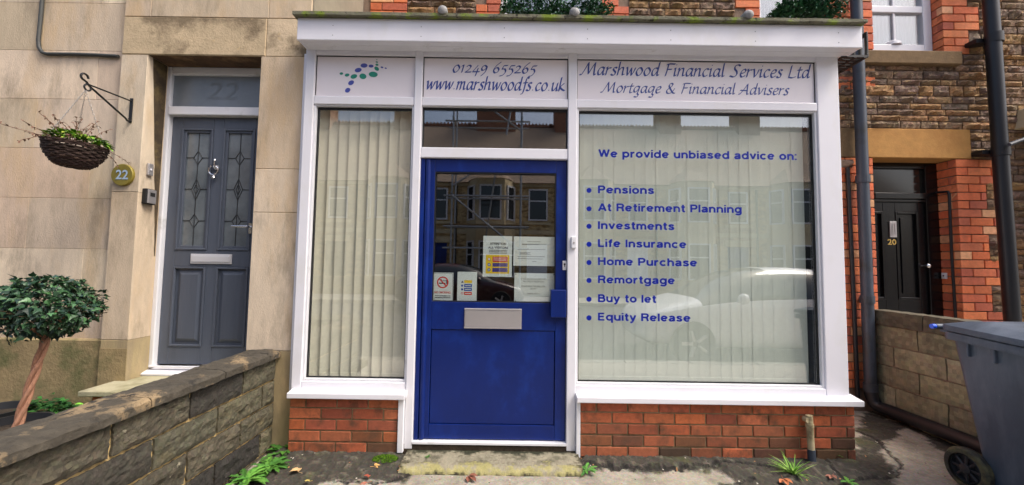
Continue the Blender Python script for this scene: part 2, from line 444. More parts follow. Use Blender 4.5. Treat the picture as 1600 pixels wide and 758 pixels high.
# ------------------------------------------------------------------ masonry generators
def courses(mb, z0, z1, h, ext, blen, joint, yf, pal, depth=.03, step=.03, fine=.0, kind='brick', jz=.0, amp=.02, half=True, rowcol=None, minw=.03, varlen=0):
    i = 0; z = z0
    while z < z1-.006:
        hh = h if not jz else h*random.choice(jz)
        ztop = min(z+hh, z1)
        for (xa, xb) in ext((z+ztop)/2, i):
            x = xa
            first = blen*(.5 if (i % 2 and half) else 1.0)
            if varlen: first = blen*random.uniform(.35, 1.2)
            while x < xb-.002:
                L = first if first else (blen*random.uniform(1-varlen, 1+varlen) if varlen else blen)
                first = None
                xe = min(x+L, xb)
                if xb-xe < minw: xe = xb
                col = jit(random.choice(pal), .14)
                if rowcol: col = rowcol(x, z, col)
                ja = joint/2
                lx = x+ja if x > xa+1e-6 else x; rx = xe-ja if xe < xb-1e-6 else xe
                if rx-lx > .008:
                    if kind == 'brick': mb.cham(lx, rx, yf, yf+depth, z+ja, ztop-ja, .003, col, .0012)
                    elif kind == 'ashlar': mb.cham(lx, rx, yf, yf+depth, z+ja, ztop-ja, .0012, col, 0)
                    else: mb.rock(lx, rx, z+ja, ztop-ja, yf, amp, col, depth=depth, step=step, fine=fine)
                x = xe
        z = ztop; i += 1

REDS = [S(190, 106, 68), S(182, 96, 62), S(196, 114, 76), S(168, 90, 64), S(190, 102, 62)]
OLDR = [S(220, 122, 78), S(212, 110, 70), S(226, 132, 86), S(196, 108, 78), S(216, 160, 118), S(212, 114, 72), S(184, 98, 74)]
RUB = [S(138, 112, 88), S(152, 120, 84), S(126, 104, 88), S(134, 112, 96), S(160, 124, 84), S(122, 102, 88), S(132, 110, 88)]

# ------------------------------------------------------------------ shopfront
YF = .02           # face of the white frame
YG = .062          # glass
shop = thing('shopfront', 'white framed shopfront bay with blue door, two big windows and lettered sign boards above', 'shopfront', (0.4, 0, 0))
XL = WX(466, 345, YF); XR = WX(1318, 345, YF)
ZT = WZ(900, 80, YF)
gl = WX(482.5, 380, YF); m1a, m1b = WX(640.5, 380, YF), WX(653, 380, YF)
m2a, m2b = WX(886.5, 380, YF), WX(900.5, 380, YF); gr = WX(1281.5, 380, YF)
zs0, zs1 = WZ(900, 155, YF), WZ(900, 90.5, YF)          # sign band
zg1 = WZ(780, 166.5, YF); zg1r = WZ(1090, 170.8, YF)
zgt = WZ(780, 166.5, YF)                                # glass top (all lights)
zd1 = WZ(770, 247.5, YF); ztb = WZ(770, 231, YF)        # door head, transom light bottom
zgb = WZ(560, 597, YF); zsill = WZ(560, 616, YF); zgb2 = WZ(1090, 606, YF)
ZG0 = WZ(770, 692.5, YF)
zb = max(zgb, 0)
fr = MB()
fr.box(XL, gl-.012, YF, YF+.08, zsill-.002, ZT)
fr.box(m1a, m1b, YF-.004, YF+.08, .05, ZT)
fr.box(m2a, m2b, YF-.004, YF+.08, .05, ZT)
fr.box(gr+.012, XR, YF, YF+.08, zsill-.002, ZT)
for a, b in ((gl-.012, m1a), (m1b, m2a), (m2b, gr+.012)):
    fr.box(a, b, YF+.002, YF+.078, zs1, ZT-.002)
    fr.box(a, b, YF+.002, YF+.078, zgt, zs0)
for a, b in ((gl-.012, m1a), (m2b, gr+.012)):
    fr.box(a, b, YF+.002, YF+.078, zsill, zgb)
fr.box(m1b, m2a, YF+.002, YF+.078, zd1, ztb)
fr.box(XL-.03, XL-.001, YF+.03, YF+.1, zsill, ZT-.03)        # edge trim against the stone
mkobj('frame', fr, M['upvc'], shop, bevel=.006)
# glazing beads: second thin step round each light
def bead(x0, x1, z0, z1, w=.016, y=YF+.012):
    bd = MB()
    bd.box(x0, x0+w, y, y+.03, z0, z1); bd.box(x1-w, x1, y, y+.03, z0, z1)
    bd.box(x0+w, x1-w, y+.001, y+.03, z0, z0+w); bd.box(x0+w, x1-w, y+.001, y+.03, z1-w*.6, z1)
    mkobj('glazing_bead', bd, M['upvc_dirty'], shop, bevel=.003)
bead(gl-.012, m1a, zgb, zgt); bead(m2b, gr+.012, zgb, zgt)
def gask(x0, x1, z0, z1, w=.009, y=YG-.006, top=.018):
    gk = MB()
    gk.box(x0, x0+w, y, y+.012, z0, z1); gk.box(x1-w, x1, y, y+.012, z0, z1)
    gk.box(x0+w, x1-w, y+.0005, y+.012, z0, z0+w); gk.box(x0+w, x1-w, y+.0005, y+.012, z1-top, z1)
    mkobj('gasket', gk, M['gasket'], shop)
gask(gl+.004, m1a-.016, zgb+.016, zgt-.009); gask(m2b+.016, gr-.004, zgb+.016, zgt-.009); gask(m1b, m2a, ztb, zgt)
# returns on the right side of the bay
sd = MB(); sd.box(XR-.06, XR-.002, YF+.081, 1.0, zsill, ZT)
mkobj('side_panel', sd, M['upvc'], shop, bevel=.004)
# glass
def pane(x0, x1, z0, z1, y, m, parent, name='window_pane'):
    p = MB(); p.box(x0, x1, y, y+.008, z0, z1)
    return mkobj(name, p, m, parent)
pL = pane(gl-.004, m1a+.002, zgb-.002, zgt+.002, YG, M['glass'], shop)
pR = pane(m2b-.002, gr+.004, zgb-.002, zgt+.002, YG, M['glass_wide'], shop)
pT = pane(m1b-.002, m2a+.002, ztb-.002, zgt+.002, YG, M['glass_door'], shop)

# --- lettering
def text_mesh(body, size=1.0, bold=0.0, space=1.0, mi=0):
    cu = bpy.data.curves.new('t', 'FONT'); cu.body = body; cu.size = size; cu.offset = bold; cu.space_character = space
    cu.resolution_u = 4; cu.fill_mode = 'FRONT'; cu.extrude = 0
    o = bpy.data.objects.new('t', cu); COL.objects.link(o)
    dg = bpy.context.evaluated_depsgraph_get(); dg.update()
    me = bpy.data.meshes.new_from_object(o.evaluated_get(dg))
    vs = [v.co.copy() for v in me.vertices]; fs = [tuple(p.vertices) for p in me.polygons]
    bpy.data.objects.remove(o); bpy.data.curves.remove(cu); bpy.data.meshes.remove(me)
    return vs, fs
def put_text(mb, body, x0, x1, zb_, h, y, bold=0.0, space=1.0, ref='H', shear=0):
    "letters between x0 and x1 on the baseline zb_ with capital height h, on the plane y"
    vs, fs = text_mesh(body, 1.0, bold, space)
    if not vs: return
    rv, _ = text_mesh(ref, 1.0, bold, 1.0)
    ch = max(v.y for v in rv)-min(v.y for v in rv); cb = min(v.y for v in rv)
    ax = min(v.x for v in vs); bx = max(v.x for v in vs)
    sx = (x1-x0)/(bx-ax); sz = h/ch
    mb.add([(x0+(v.x-ax)*sx+shear*(v.y-cb)*sz, y, zb_+(v.y-cb)*sz) for v in vs], fs)

GLY = {
 'a': ([[(.75, .85), (.5, 1.), (.2, .8), (.08, .4), (.2, .05), (.45, .12), (.72, .7)], [(.78, 1), (.7, .35), (.78, .02), (.95, .18)]], 1.0),
 'c': ([[(.72, .85), (.5, 1), (.2, .75), (.1, .35), (.3, 0), (.68, .2)]], .82),
 'd': ([[(.75, .85), (.5, 1.), (.2, .8), (.08, .4), (.2, .05), (.45, .12), (.72, .7)], [(.8, 1.7), (.76, .9), (.72, .25), (.8, .02), (.98, .18)]], 1.0),
 'e': ([[(.12, .45), (.45, .52), (.68, .78), (.5, 1.), (.2, .75), (.1, .35), (.3, 0), (.7, .2)]], .82),
 'f': ([[(.78, 1.5), (.58, 1.65), (.42, 1.3), (.36, .4), (.25, -.3), (.0, -.45)], [(.1, .95), (.7, .98)]], .66),
 'g': ([[(.75, .85), (.5, 1), (.2, .8), (.08, .45), (.2, .12), (.45, .2), (.72, .7)], [(.78, 1), (.7, .3), (.62, -.1), (.8, -.3), (.62, -.62), (.25, -.55)]], .98),
 'h': ([[(.15, 1.7), (.12, .8), (.08, 0)], [(.1, .5), (.4, .95), (.65, .92), (.66, .4), (.7, .05), (.92, .18)]], 1.0),
 'i': ([[(.02, .85), (.18, 1), (.15, .4), (.2, .02), (.42, .18)], [(.2, 1.38), (.27, 1.46)]], .5),
 'k': ([[(.15, 1.7), (.08, 0)], [(.65, .98), (.2, .5), (.5, .2), (.85, .05)]], .9),
 'l': ([[(.15, 1.7), (.14, .5), (.2, .02), (.42, .18)]], .5),
 'm': ([[(0, .85), (.15, 1), (.12, .5), (.08, 0)], [(.12, .5), (.35, .95), (.55, .92), (.55, .4), (.52, 0)], [(.54, .5), (.78, .95), (.98, .92), (.98, .4), (1.04, .02), (1.25, .18)]], 1.36),
 'n': ([[(0, .85), (.15, 1), (.12, .5), (.08, 0)], [(.12, .5), (.4, .95), (.65, .92), (.66, .4), (.7, .05), (.92, .18)]], 1.0),
 'o': ([[(.5, 1), (.2, .8), (.08, .4), (.3, 0), (.6, .15), (.78, .6), (.5, 1)]], .95),
 'r': ([[(0, .85), (.15, 1), (.12, .5), (.08, 0)], [(.12, .5), (.35, .9), (.62, .9)]], .7),
 's': ([[(.6, .88), (.4, 1), (.18, .82), (.3, .58), (.5, .38), (.45, .08), (.2, 0), (0, .14)]], .72),
 't': ([[(.3, 1.38), (.2, .6), (.22, .05), (.4, .02), (.55, .15)], [(.02, .97), (.58, 1)]], .62),
 'u': ([[(0, .85), (.15, 1), (.12, .3), (.3, .02), (.66, .5)], [(.75, 1), (.7, .3), (.76, .02), (.96, .18)]], 1.0),
 'v': ([[(0, .9), (.14, 1), (.25, .4), (.3, 0)], [(.3, 0), (.6, .5), (.72, .98)]], .85),
 'w': ([[(0, .9), (.14, 1), (.22, .4), (.28, 0)], [(.28, 0), (.5, .5), (.64, .95)], [(.64, .95), (.7, .4), (.76, 0)], [(.76, 0), (1., .5), (1.12, .98)]], 1.24),
 '.': ([[(.1, .05), (.2, .13)]], .45),
 'M': ([[(-.3, .06), (-.1, .04), (.2, .7), (.5, 1.55)], [(.5, 1.55), (.6, .8), (.72, .12)], [(.72, .12), (1.02, .9), (1.32, 1.55)], [(1.32, 1.55), (1.34, .7), (1.42, .02), (1.62, .15)]], 1.75),
 'F': ([[(.3, 1.5), (.25, .8), (.15, 0)], [(.08, 1.4), (.4, 1.52), (1.1, 1.5)], [(.26, .82), (.8, .85)]], 1.05),
 'S': ([[(1.05, 1.38), (.78, 1.54), (.42, 1.35), (.42, 1.0), (.7, .7), (.76, .3), (.45, 0), (-.05, .14)]], 1.12),
 'L': ([[(.3, 1.52), (.22, .6), (.15, .05)], [(.15, .05), (.6, 0), (.98, .15)]], 1.08),
 'A': ([[(-.2, .06), (0, .08), (.42, .8), (.78, 1.55)], [(.78, 1.55), (.84, .8), (.92, .05), (1.12, .12)], [(-.05, .62), (.9, .56)]], 1.25),
 '&': ([[(1.25, .02), (.95, .1), (.45, .8), (.28, 1.2), (.5, 1.5), (.76, 1.3), (.5, .85), (.12, .5), (.2, .05), (.6, .02), (.95, .4), (1.1, .72)]], 1.4),
 '0': ([[(.5, 1), (.2, .8), (.08, .4), (.3, 0), (.6, .15), (.78, .6), (.5, 1)]], .92),
 '1': ([[(.08, .82), (.3, 1), (.28, .5), (.25, 0)]], .6),
 '2': ([[(.1, .78), (.35, 1), (.62, .8), (.42, .38), (.05, .04)], [(.05, .04), (.78, .08)]], .9),
 '4': ([[(.55, 1), (.05, .12)], [(.05, .12), (.88, .12)], [(.62, .6), (.5, -.45)]], .95),
 '5': ([[(.32, 1), (.2, .55), (.5, .55), (.66, .15), (.4, -.3), (.05, -.4)], [(.3, 1.), (.78, 1.03)]], .86),
 '6': ([[(.78, 1.5), (.32, 1.), (.08, .4), (.3, 0), (.62, .15), (.68, .5), (.42, .74), (.15, .45)]], .9),
 '9': ([[(.7, .8), (.4, 1), (.12, .7), (.2, .35), (.5, .4), (.72, .8), (.62, .1), (.2, -.45)]], .9),
 ' ': ([], .62),
}
def smooth_pts(P, n=6):
    if len(P) < 3: 
        a, b = P[0], P[-1]
        return [(a[0]+(b[0]-a[0])*t/4, a[1]+(b[1]-a[1])*t/4) for t in range(5)]
    Q = [(2*P[0][0]-P[1][0], 2*P[0][1]-P[1][1])]+list(P)+[(2*P[-1][0]-P[-2][0], 2*P[-1][1]-P[-2][1])]
    if P[0] == P[-1]: Q[0] = P[-2]; Q[-1] = P[1]
    out = []
    for i in range(1, len(Q)-2):
        for k in range(n):
            t = k/n; r = []
            for d in (0, 1):
                a, b, c, e = Q[i-1][d], Q[i][d], Q[i+1][d], Q[i+2][d]
                r.append(.5*(2*b+(c-a)*t+(2*a-5*b+4*c-e)*t*t+(3*b-a-3*c+e)*t**3))
            out.append(tuple(r))
    out.append(P[-1]); return out
def calligraphy(mb, text, x0, x1, zbase, xh, y, nib=.255, slant=.2):
    tot = sum(GLY[c][1] for c in text); cur = 0; quads = []
    for c in text:
        for st in GLY[c][0]:
            pts = [(cur+px+slant*py, py) for px, py in smooth_pts(st)]
            quads.append(pts)
        cur += GLY[c][1]
    ax = min(p[0] for s_ in quads for p in s_); bx = max(p[0] for s_ in quads for p in s_)
    sx = (x1-x0)/(bx-ax)
    a = R(38); k = 0
    for pts in quads:
        for (nx, nz, off) in ((math.cos(a)*nib/2, math.sin(a)*nib/2, 0), (math.sin(a)*nib*.17, -math.cos(a)*nib*.17, .00007)):
            vs = []; fs = []
            for px, pz in pts:
                X = x0+(px-ax)*sx; Z = zbase+pz*xh
                vs += [(X-nx*xh, y-off-.00014*(k % 2), Z-nz*xh), (X+nx*xh, y-off-.00014*(k % 2), Z+nz*xh)]
            for i in range(len(pts)-1): fs.append((2*i, 2*i+1, 2*i+3, 2*i+2))
            mb.add(vs, fs)
        k += 1

YS = YF+.022
def sign(x0, x1, lab):
    b = MB(); b.box(x0-.003, x1+.003, YS, YS+.03, zs0-.004, zs1+.003)
    o = mkobj('sign_board', b, M['signwhite'], shop); o['label'] = lab
    k = MB(); k.box(x0, x1, YS-.004, YS-.0005, zs1-.007, zs1+.001); k.box(x0, x0+.005, YS-.004, YS-.0005, zs0+.01, zs1-.007); k.box(x1-.005, x1, YS-.004, YS-.0005, zs0+.01, zs1-.007)
    mkobj('sign_gasket', k, M['gasket'], o)
    return o
s1 = sign(gl-.012, m1a, 'white sign board with a logo of blue and green dots')
s2 = sign(m1b, m2a, 'white sign board with a telephone number and web address')
s3 = sign(m2b, gr+.012, 'long white sign board with two lines of italic lettering')
YT = YS-.0015
def zl(u, v): return WZ(u, v, YT)
b = MB(); calligraphy(b, '01249 655265', WX(708.5, 105, YT), WX(839, 105, YT), zl(773, 114), (zl(773, 102.5)-zl(773, 114)), YT)
calligraphy(b, 'www.marshwoodfs.co.uk', WX(667, 135, YT), WX(882, 135, YT), zl(773, 141), (zl(773, 128.3)-zl(773, 141)), YT)
mkobj('lettering', b, M['signblue'], s2)
b = MB(); calligraphy(b, 'Marshwood Financial Services Ltd', WX(906, 110, YT), WX(1266.5, 112, YT), zl(1086, 119.5), (zl(1086, 107)-zl(1086, 119.5)), YT)
calligraphy(b, 'Mortgage & Financial Advisers', WX(938.5, 140, YT), WX(1233, 141, YT), zl(1086, 146.5), (zl(1086, 136)-zl(1086, 146.5)), YT)
mkobj('lettering', b, M['signblue'], s3)
def ell(mb, px, py, rx, ry, ang, n=24):
    cx, cz = W(480+px/4.459, 80+py/4.459, YT); k = (CAM.y-YT)/-F_PX/4.459
    a = R(-ang)
    vs = [(cx+k*(rx*math.cos(t)*math.cos(a)-ry*math.sin(t)*math.sin(a)), YT, cz+k*(rx*math.cos(t)*math.sin(a)+ry*math.sin(t)*math.cos(a))) for t in [2*math.pi*i/n for i in range(n)]]
    mb.add(vs, [tuple(range(n))])
b = MB()
for e in ((396, 100, 25, 16, 0), (445, 104, 18, 11, 3), (355, 132, 25, 16, -12), (306, 220, 22, 16, -30), (282, 272, 20, 16, -35), (521, 113, 10, 6, 15), (547, 119, 8, 5, 15)): ell(b, *e)
mkobj('logo_dots', b, M['logoblue'], s1)
b = MB()
for e in ((460, 162, 32, 20, 5), (388, 175, 25, 20, 15), (325, 176, 24, 16, -18), (278, 166, 17, 11, -10), (238, 156, 13, 9, -5), (484, 122, 19, 13, 38), (486, 95, 11, 8, 15), (485, 76, 9, 5, 10), (485, 60, 4, 3, 0)): ell(b, *e)
mkobj('logo_dots', b, M['logogreen'], s1)
# window lettering: plain bold sans capitals and lower case, one stroke after the other
def arc(cx, cy, rx, ry, a0, a1, n=20):
    return [(cx+rx*math.cos(R(a0+(a1-a0)*i/n)), cy+ry*math.sin(R(a0+(a1-a0)*i/n))) for i in range(n+1)]
O_ = arc(.36, .37, .275, .285, 0, 360)
def bowl(x): return arc(x, .37, .275, .285, 0, 360)
def arch(x0, x1): return [(x0, .36)]+arc((x0+x1)/2, .40, (x1-x0)/2, .255, 180, 0, 14)+[(x1, 0)]
def dbowl(x0, xr, z0, z1): return [(x0, z1), (xr, z1)]+arc(xr, (z0+z1)/2, (z1-z0)/2*.95, (z1-z0)/2, 90, -90, 14)[1:-1]+[(xr, z0), (x0, z0)]
st_ = lambda x, a, b: [(x, a), (x, b)]
SAN = {
 'W': ([[(.06, 1), (.32, .06)], [(.32, .06), (.58, .96)], [(.58, .96), (.84, .06)], [(.84, .06), (1.10, 1)]], 1.16),
 'e': ([arc(.36, .37, .275, .285, 2, 318), [(.1, .37), (.63, .37)]], .72), 'o': ([O_], .72),
 'p': ([st_(.09, -.28, .74), bowl(.37)], .74), 'b': ([st_(.09, 0, 1), bowl(.37)], .74), 'd': ([st_(.64, 0, 1), bowl(.36)], .74), 'q': ([st_(.64, -.28, .74), bowl(.36)], .74),
 'r': ([st_(.09, 0, .74), [(.1, .42), (.17, .58), (.29, .645), (.43, .645)]], .45),
 'v': ([[(.06, .74), (.33, .04)], [(.33, .04), (.6, .74)]], .66), 'i': ([st_(.09, 0, .74), st_(.09, .85, 1.01)], .18),
 'u': ([[(.09, .74)]+arc(.34, .34, .25, .255, 180, 360, 14), st_(.59, 0, .74)], .68), 'n': ([st_(.09, 0, .74), arch(.09, .59)], .68),
 'h': ([st_(.09, 0, 1), arch(.09, .59)], .68),
 'm': ([st_(.09, 0, .74), arch(.09, .52), arch(.52, .95)], 1.04),
 'a': ([[(.11, .52), (.16, .61), (.33, .655), (.5, .62), (.56, .5), (.56, .12), (.62, .04)], [(.56, .42), (.36, .38), (.17, .33), (.09, .21), (.15, .10), (.29, .085), (.46, .13), (.56, .27)]], .68),
 's': ([[(.55, .52), (.48, .62), (.32, .655), (.16, .61), (.13, .52), (.2, .43), (.44, .34), (.54, .24), (.5, .13), (.33, .085), (.15, .12), (.08, .23)]], .64),
 'c': ([arc(.36, .37, .275, .285, 42, 318)], .68), ':': ([st_(.09, 0, .17), st_(.09, .57, .74)], .18),
 'P': ([st_(.1, 0, 1), dbowl(.1, .46, .46, .91)], .76), 'A': ([[(.05, 0), (.41, .98)], [(.41, .98), (.77, 0)], [(.2, .29), (.62, .29)]], .82),
 't': ([[(.2, .95), (.2, .2), (.24, .11), (.31, .085), (.42, .09)], [(.02, .66), (.41, .66)]], .42),
 'R': ([st_(.1, 0, 1), dbowl(.1, .5, .48, .91), [(.5, .46), (.62, .38), (.66, .22), (.72, 0)]], .8),
 'l': ([st_(.09, 0, 1)], .18), 'I': ([st_(.1, 0, 1)], .2),
 'g': ([bowl(.36), [(.64, .74), (.64, -.02), (.6, -.13), (.48, -.205), (.32, -.21), (.18, -.17), (.12, -.09)]], .74),
 'f': ([[(.42, .915), (.31, .91), (.22, .86), (.2, .76), (.2, 0)], [(.02, .66), (.4, .66)]], .42),
 'L': ([st_(.1, 0, 1), [(.1, .09), (.64, .09)]], .66), 'H': ([st_(.1, 0, 1), st_(.7, 0, 1), [(.1, .53), (.7, .53)]], .8),
 'B': ([st_(.1, 0, 1), dbowl(.1, .46, .53, .91), dbowl(.1, .5, .09, .53)], .78),
 'y': ([[(.06, .74), (.33, .05)], [(.6, .74), (.33, .02), (.26, -.13), (.18, -.2), (.05, -.19)]], .66),
 'E': ([st_(.1, 0, 1), [(.1, .91), (.66, .91)], [(.1, .51), (.62, .51)], [(.1, .09), (.68, .09)]], .72), ' ': ([], .3)}
def sans(mb, txt, x0, x1, zb_, h, y, wt=.215, track=.13):
    S_ = []; cur = 0
    for c in txt:
        for st in SAN[c][0]: S_.append([(cur+a, b_) for a, b_ in st])
        cur += SAN[c][1]+track
    ax = min(p[0] for q_ in S_ for p in q_)-wt/2; bx = max(p[0] for q_ in S_ for p in q_)+wt/2; sx = (x1-x0)/(bx-ax)
    for k, P in enumerate(S_):
        n = len(P); closed = abs(P[0][0]-P[-1][0])+abs(P[0][1]-P[-1][1]) < 1e-6; vs = []
        for i in range(n):
            a = P[i-1] if i else (P[-2] if closed else P[0]); c = P[i+1] if i < n-1 else (P[1] if closed else P[-1]); b_ = P[i]
            d1 = Vector((b_[0]-a[0], b_[1]-a[1])); d2 = Vector((c[0]-b_[0], c[1]-b_[1]))
            d1 = d1.normalized() if d1.length > 1e-9 else d2.normalized(); d2 = d2.normalized() if d2.length > 1e-9 else d1
            t = (d1+d2).normalized(); nn = Vector((-t.y, t.x)); m_ = 1/max(.6, nn.dot(Vector((-d1.y, d1.x))))
            for s_ in (-1, 1): vs.append((x0+(b_[0]+s_*nn.x*wt/2*m_-ax)*sx, y-.00012*(k % 4), zb_+(b_[1]+s_*nn.y*wt/2*m_)*h))
        mb.add(vs, [(2*i, 2*i+2, 2*i+3, 2*i+1) for i in range(n-1)])
YW = YG-.0015
b = MB()
def wl(txt, u0, u1, vtop, vbase, uref):
    zb_ = WZ(uref, vbase, YW); h = WZ(uref, vtop, YW)-zb_
    sans(b, txt, WX(u0, vbase, YW), WX(u1, vbase, YW), zb_, h, YW)
wl('We provide unbiased advice on:', 934.8, 1244.8, 235.6, 247.8, 1090)
for i, (t, u1, vb) in enumerate((('Pensions', 1022, 302.6), ('At Retirement Planning', 1159, 331.3), ('Investments', 1053.8, 358.7), ('Life Insurance', 1072.6, 386.8),
                                 ('Home Purchase', 1089.4, 415.3), ('Remortgage', 1054.5, 443.3), ('Buy to let', 1026.7, 472.6), ('Equity Release', 1079, 501.8))):
    wl(t, 934.3, u1, vb-12, vb, (934+u1)/2)
    cx, cz = W(920.3, vb-5, YW); n = 20
    b.add([(cx+.0185*math.cos(2*math.pi*k/n), YW, cz+.0185*math.sin(2*math.pi*k/n)) for k in range(n)], [tuple(range(n))])
mkobj('lettering', b, M['vinyl'], pR)

# sills
def sill(x0, x1, zt, zbm, right=False):
    s_ = MB()
    poly = [(-.052, zbm), (-.052, zt-.012), (.06, zt+.004), (.06, zbm)]
    xr = x1
    v = [(x0, y, z) for y, z in poly]+[(x1, y, z) for y, z in poly]
    s_.add(v, [(0, 1, 2, 3), (7, 6, 5, 4), (0, 4, 5, 1), (1, 5, 6, 2), (2, 6, 7, 3), (3, 7, 4, 0)])
    if right:
        s_.box(x1-.07, x1+.0, .061, 1.0, zbm, zt-.006)
    return mkobj('window_sill', s_, M['upvc'], shop, bevel=.005)
zsb = WZ(540, 624.3, -.05); zst = WZ(540, 615.5, -.05)
sill(WX(447.5, 620, -.05), WX(632, 620, -.05), zst+.012, zsb)
zsb2 = WZ(1120, 633, -.05); zst2 = WZ(1120, 624, -.05)
sill(WX(901.5, 628, -.05), WX(1351, 635, -.05), zst2+.012, zsb2, True)
# white trims down the sides of the plinths
t = MB(); t.box(WX(621.5, 650, -.012), m1a-.001, -.012, .03, .035, zsb-.002); mkobj('plinth_trim', t, M['upvc_dirty'], shop, bevel=.004)
t = MB(); t.box(m2b+.001, WX(907, 660, -.012), -.012, .03, .02, zsb2-.002); mkobj('plinth_trim', t, M['upvc_dirty'], shop, bevel=.004)
# brick plinths
def plinth(x0, x1, ztop, ret=False, shift=0):
    o = MB(); o.box(x0+.002, x1-.004, .009, .1, -.05, ztop-.003)
    if ret: o.box(x1-.1, x1-.009, .1, 1.0, -.05, ztop-.003)
    bk = mkobj('plinth', o, M['mortar'], shop)
    q = MB()
    def rc(x, z, c):
        k = max(0, min(1, (.26-z)/.18))*max(0, min(1, .5+1.3*fbm(x*3.2, z*5, 3)))
        c = mixc(c, mixc(S(70, 56, 42), S(72, 74, 40), max(0, fbm(x*6, z*6, 8))), k)
        return mixc(c, S(128, 66, 52), max(0, min(.8, .6*fbm(x*5, z*9, 14)+.1)))
    h = .0752; z0 = ztop-h*6
    courses(q, z0, ztop-.004, h, lambda z, i: [(x0, x1)], .214, .0105, 0.0, REDS, depth=.03, rowcol=rc)
    if ret:
        q.xf = Matrix.Translation((x1, 0, 0)) @ Matrix.Rotation(R(90), 4, 'Z')
        courses(q, z0, ztop-.004, h, lambda z, i: [(.031, 1.0)], .2245, .0105, 0.0, REDS, depth=.03)
    mkobj('brickwork', q, M['brick'], bk)
plinth(WX(452, 650, 0), WX(622, 650, 0), zsb-.002)
plinth(WX(907.5, 660, 0), WX(1336, 670, 0), zsb2-.002, True)

# fascia and roof of the bay
YFA = -.115
fz1, fz0 = WZ(900, 33.5, YFA), WZ(900, 68.5, YFA)
fx0, fx1 = WX(464, 45, YFA), WX(1347.5, 55, YFA)
f = MB(); f.box(fx0, fx1, YFA, YFA+.022, fz0, fz1); f.box(fx0, fx0+.018, YFA+.0225, 1.0, fz0+.004, fz1)
f.box(fx1-.018, fx1, YFA+.0225, 1.0, fz0+.004, fz1)
fas = mkobj('fascia', f, M['upvc'], shop, bevel=.006)
f = MB()
f.box(fx0+.019, fx1-.019, YFA+.0225, YFA+.07, fz0+.006, fz0+.02); f.box(fx0+.019, fx1-.019, YFA+.0725, 1.0, fz0+.006, fz0+.02)
mkobj('soffit', f, M['upvc_dirty'], shop, bevel=.002)
f = MB()
for u in (520, 658, 788, 918, 1048, 1180, 1310):
    for v0 in (12, 27):
        cx = WX(u, 50, YFA); cz = fz1-(fz1-fz0)*(v0/35.0)
        f = MB(); f.lathe([(.0035, YFA-.0015), (.0035, YFA)], (cx, 0, cz), 'y', 8); mkobj('fascia_nail', f, M['leadroll'], fas)
f = MB(); zt = fz1
nseg = 90; vs = []; fs = []
X0, X1 = fx0-.02, WX(1355, 34, YFA-.03)
for i in range(nseg+1):
    x = X0+(X1-X0)*i/nseg; n_ = .006*fbm(x*7, 2, 1, 3)
    vs += [(x, YFA-.035+n_, zt+.002), (x, YFA-.035+n_*1.3, zt+.024+n_*.7), (x, YFA+.05, zt+.03+n_), (x, 1.0, zt+.07), (x, 1.0, zt+.002)]
for i in range(nseg):
    for k in range(5):
        a = i*5; fs.append((a+k, a+(k+1) % 5, a+5+(k+1) % 5, a+5+k))
fs += [(4, 3, 2, 1, 0), tuple(nseg*5+k for k in range(5))]
f.add(vs, fs)
roof = mkobj('roof', f, M['lead'], shop, smooth=True)
for u, v, s_ in ((692, 16, 1.0), (897.5, 23, 1.05), (1168, 27, 1.0)):
    cx = WX(u, v, YFA-.02)
    q = MB()
    q.tube([(cx, YFA-.045, zt+.042), (cx, YFA-.03, zt+.046), (cx, YFA+.1, zt+.05), (cx, .95, zt+.09)], [.024*s_, .034*s_, .03, .03], 12)
    q.lathe([(.005, -.012), (.02, -.008), (.03, .0)], (cx, YFA-.045, zt+.042), 'y', 12)
    mkobj('lead_roll', q, M['leadroll'], roof, smooth=True)

# interior of the office
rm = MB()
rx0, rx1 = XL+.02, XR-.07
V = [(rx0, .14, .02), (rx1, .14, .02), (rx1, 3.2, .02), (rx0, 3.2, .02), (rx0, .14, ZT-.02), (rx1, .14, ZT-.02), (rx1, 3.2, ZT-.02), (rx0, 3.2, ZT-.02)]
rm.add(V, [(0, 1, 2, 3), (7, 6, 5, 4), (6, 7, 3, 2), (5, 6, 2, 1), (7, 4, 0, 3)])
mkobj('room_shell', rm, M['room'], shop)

# blinds: one thing per window, each vane a part
def blind(x0, x1, z0, z1, n, ang, label, m=M['blind'], y=.125):
    b_ = thing('vertical_blind', label, 'blind', ((x0+x1)/2, y, z0), 'vertical blinds in the shop windows')
    h = MB(); h.box(x0-.01, x1+.01, y-.02, y+.02, z1, z1+.035); mkobj('headrail', h, M['upvc'], b_)
    proto = None; pitch = (x1-x0)/n; w = .089
    q = MB(); N_ = 6; vs = []; fs = []
    for i in range(N_+1):
        t = i/N_-.5
        X = t*w; Y = (.004 if ang > 10 else .0012)*math.cos(t*math.pi)
        for z in (z0, (z0+z1)/2, z1): vs.append((X, Y, z))
    for i in range(N_):
        for k in range(2): fs.append((i*3+k, i*3+3+k, i*3+4+k, i*3+1+k))
    q.add(vs, fs)
    q.box(-w/2+.003, w/2-.003, -.002, .001, z0+.001, z0+.03)
    for i in range(n):
        if proto is None:
            o = mkobj('slat', q, m, None, smooth=True); proto = o
            COL.objects.unlink(o)
        else: o = proto.copy()
        COL.objects.link(o); o.parent = b_
        o.location = (x0+pitch*(i+.5)-b_.location.x, random.uniform(-.0006, .0006), -z0)
        o.rotation_euler = (random.uniform(-.0008, .0008), random.uniform(-.0012, .0012), R(ang+random.uniform(-1, 1)*(4 if ang > 10 else .15)))
    ch = MB(); ch.tube([(x0, y-.03, z0+.004), ((x0+x1)/2, y-.031, z0+.002), (x1, y-.03, z0+.004)], .0015, 5)
    mkobj('bead_chain', ch, M['upvc'], b_)
    return b_
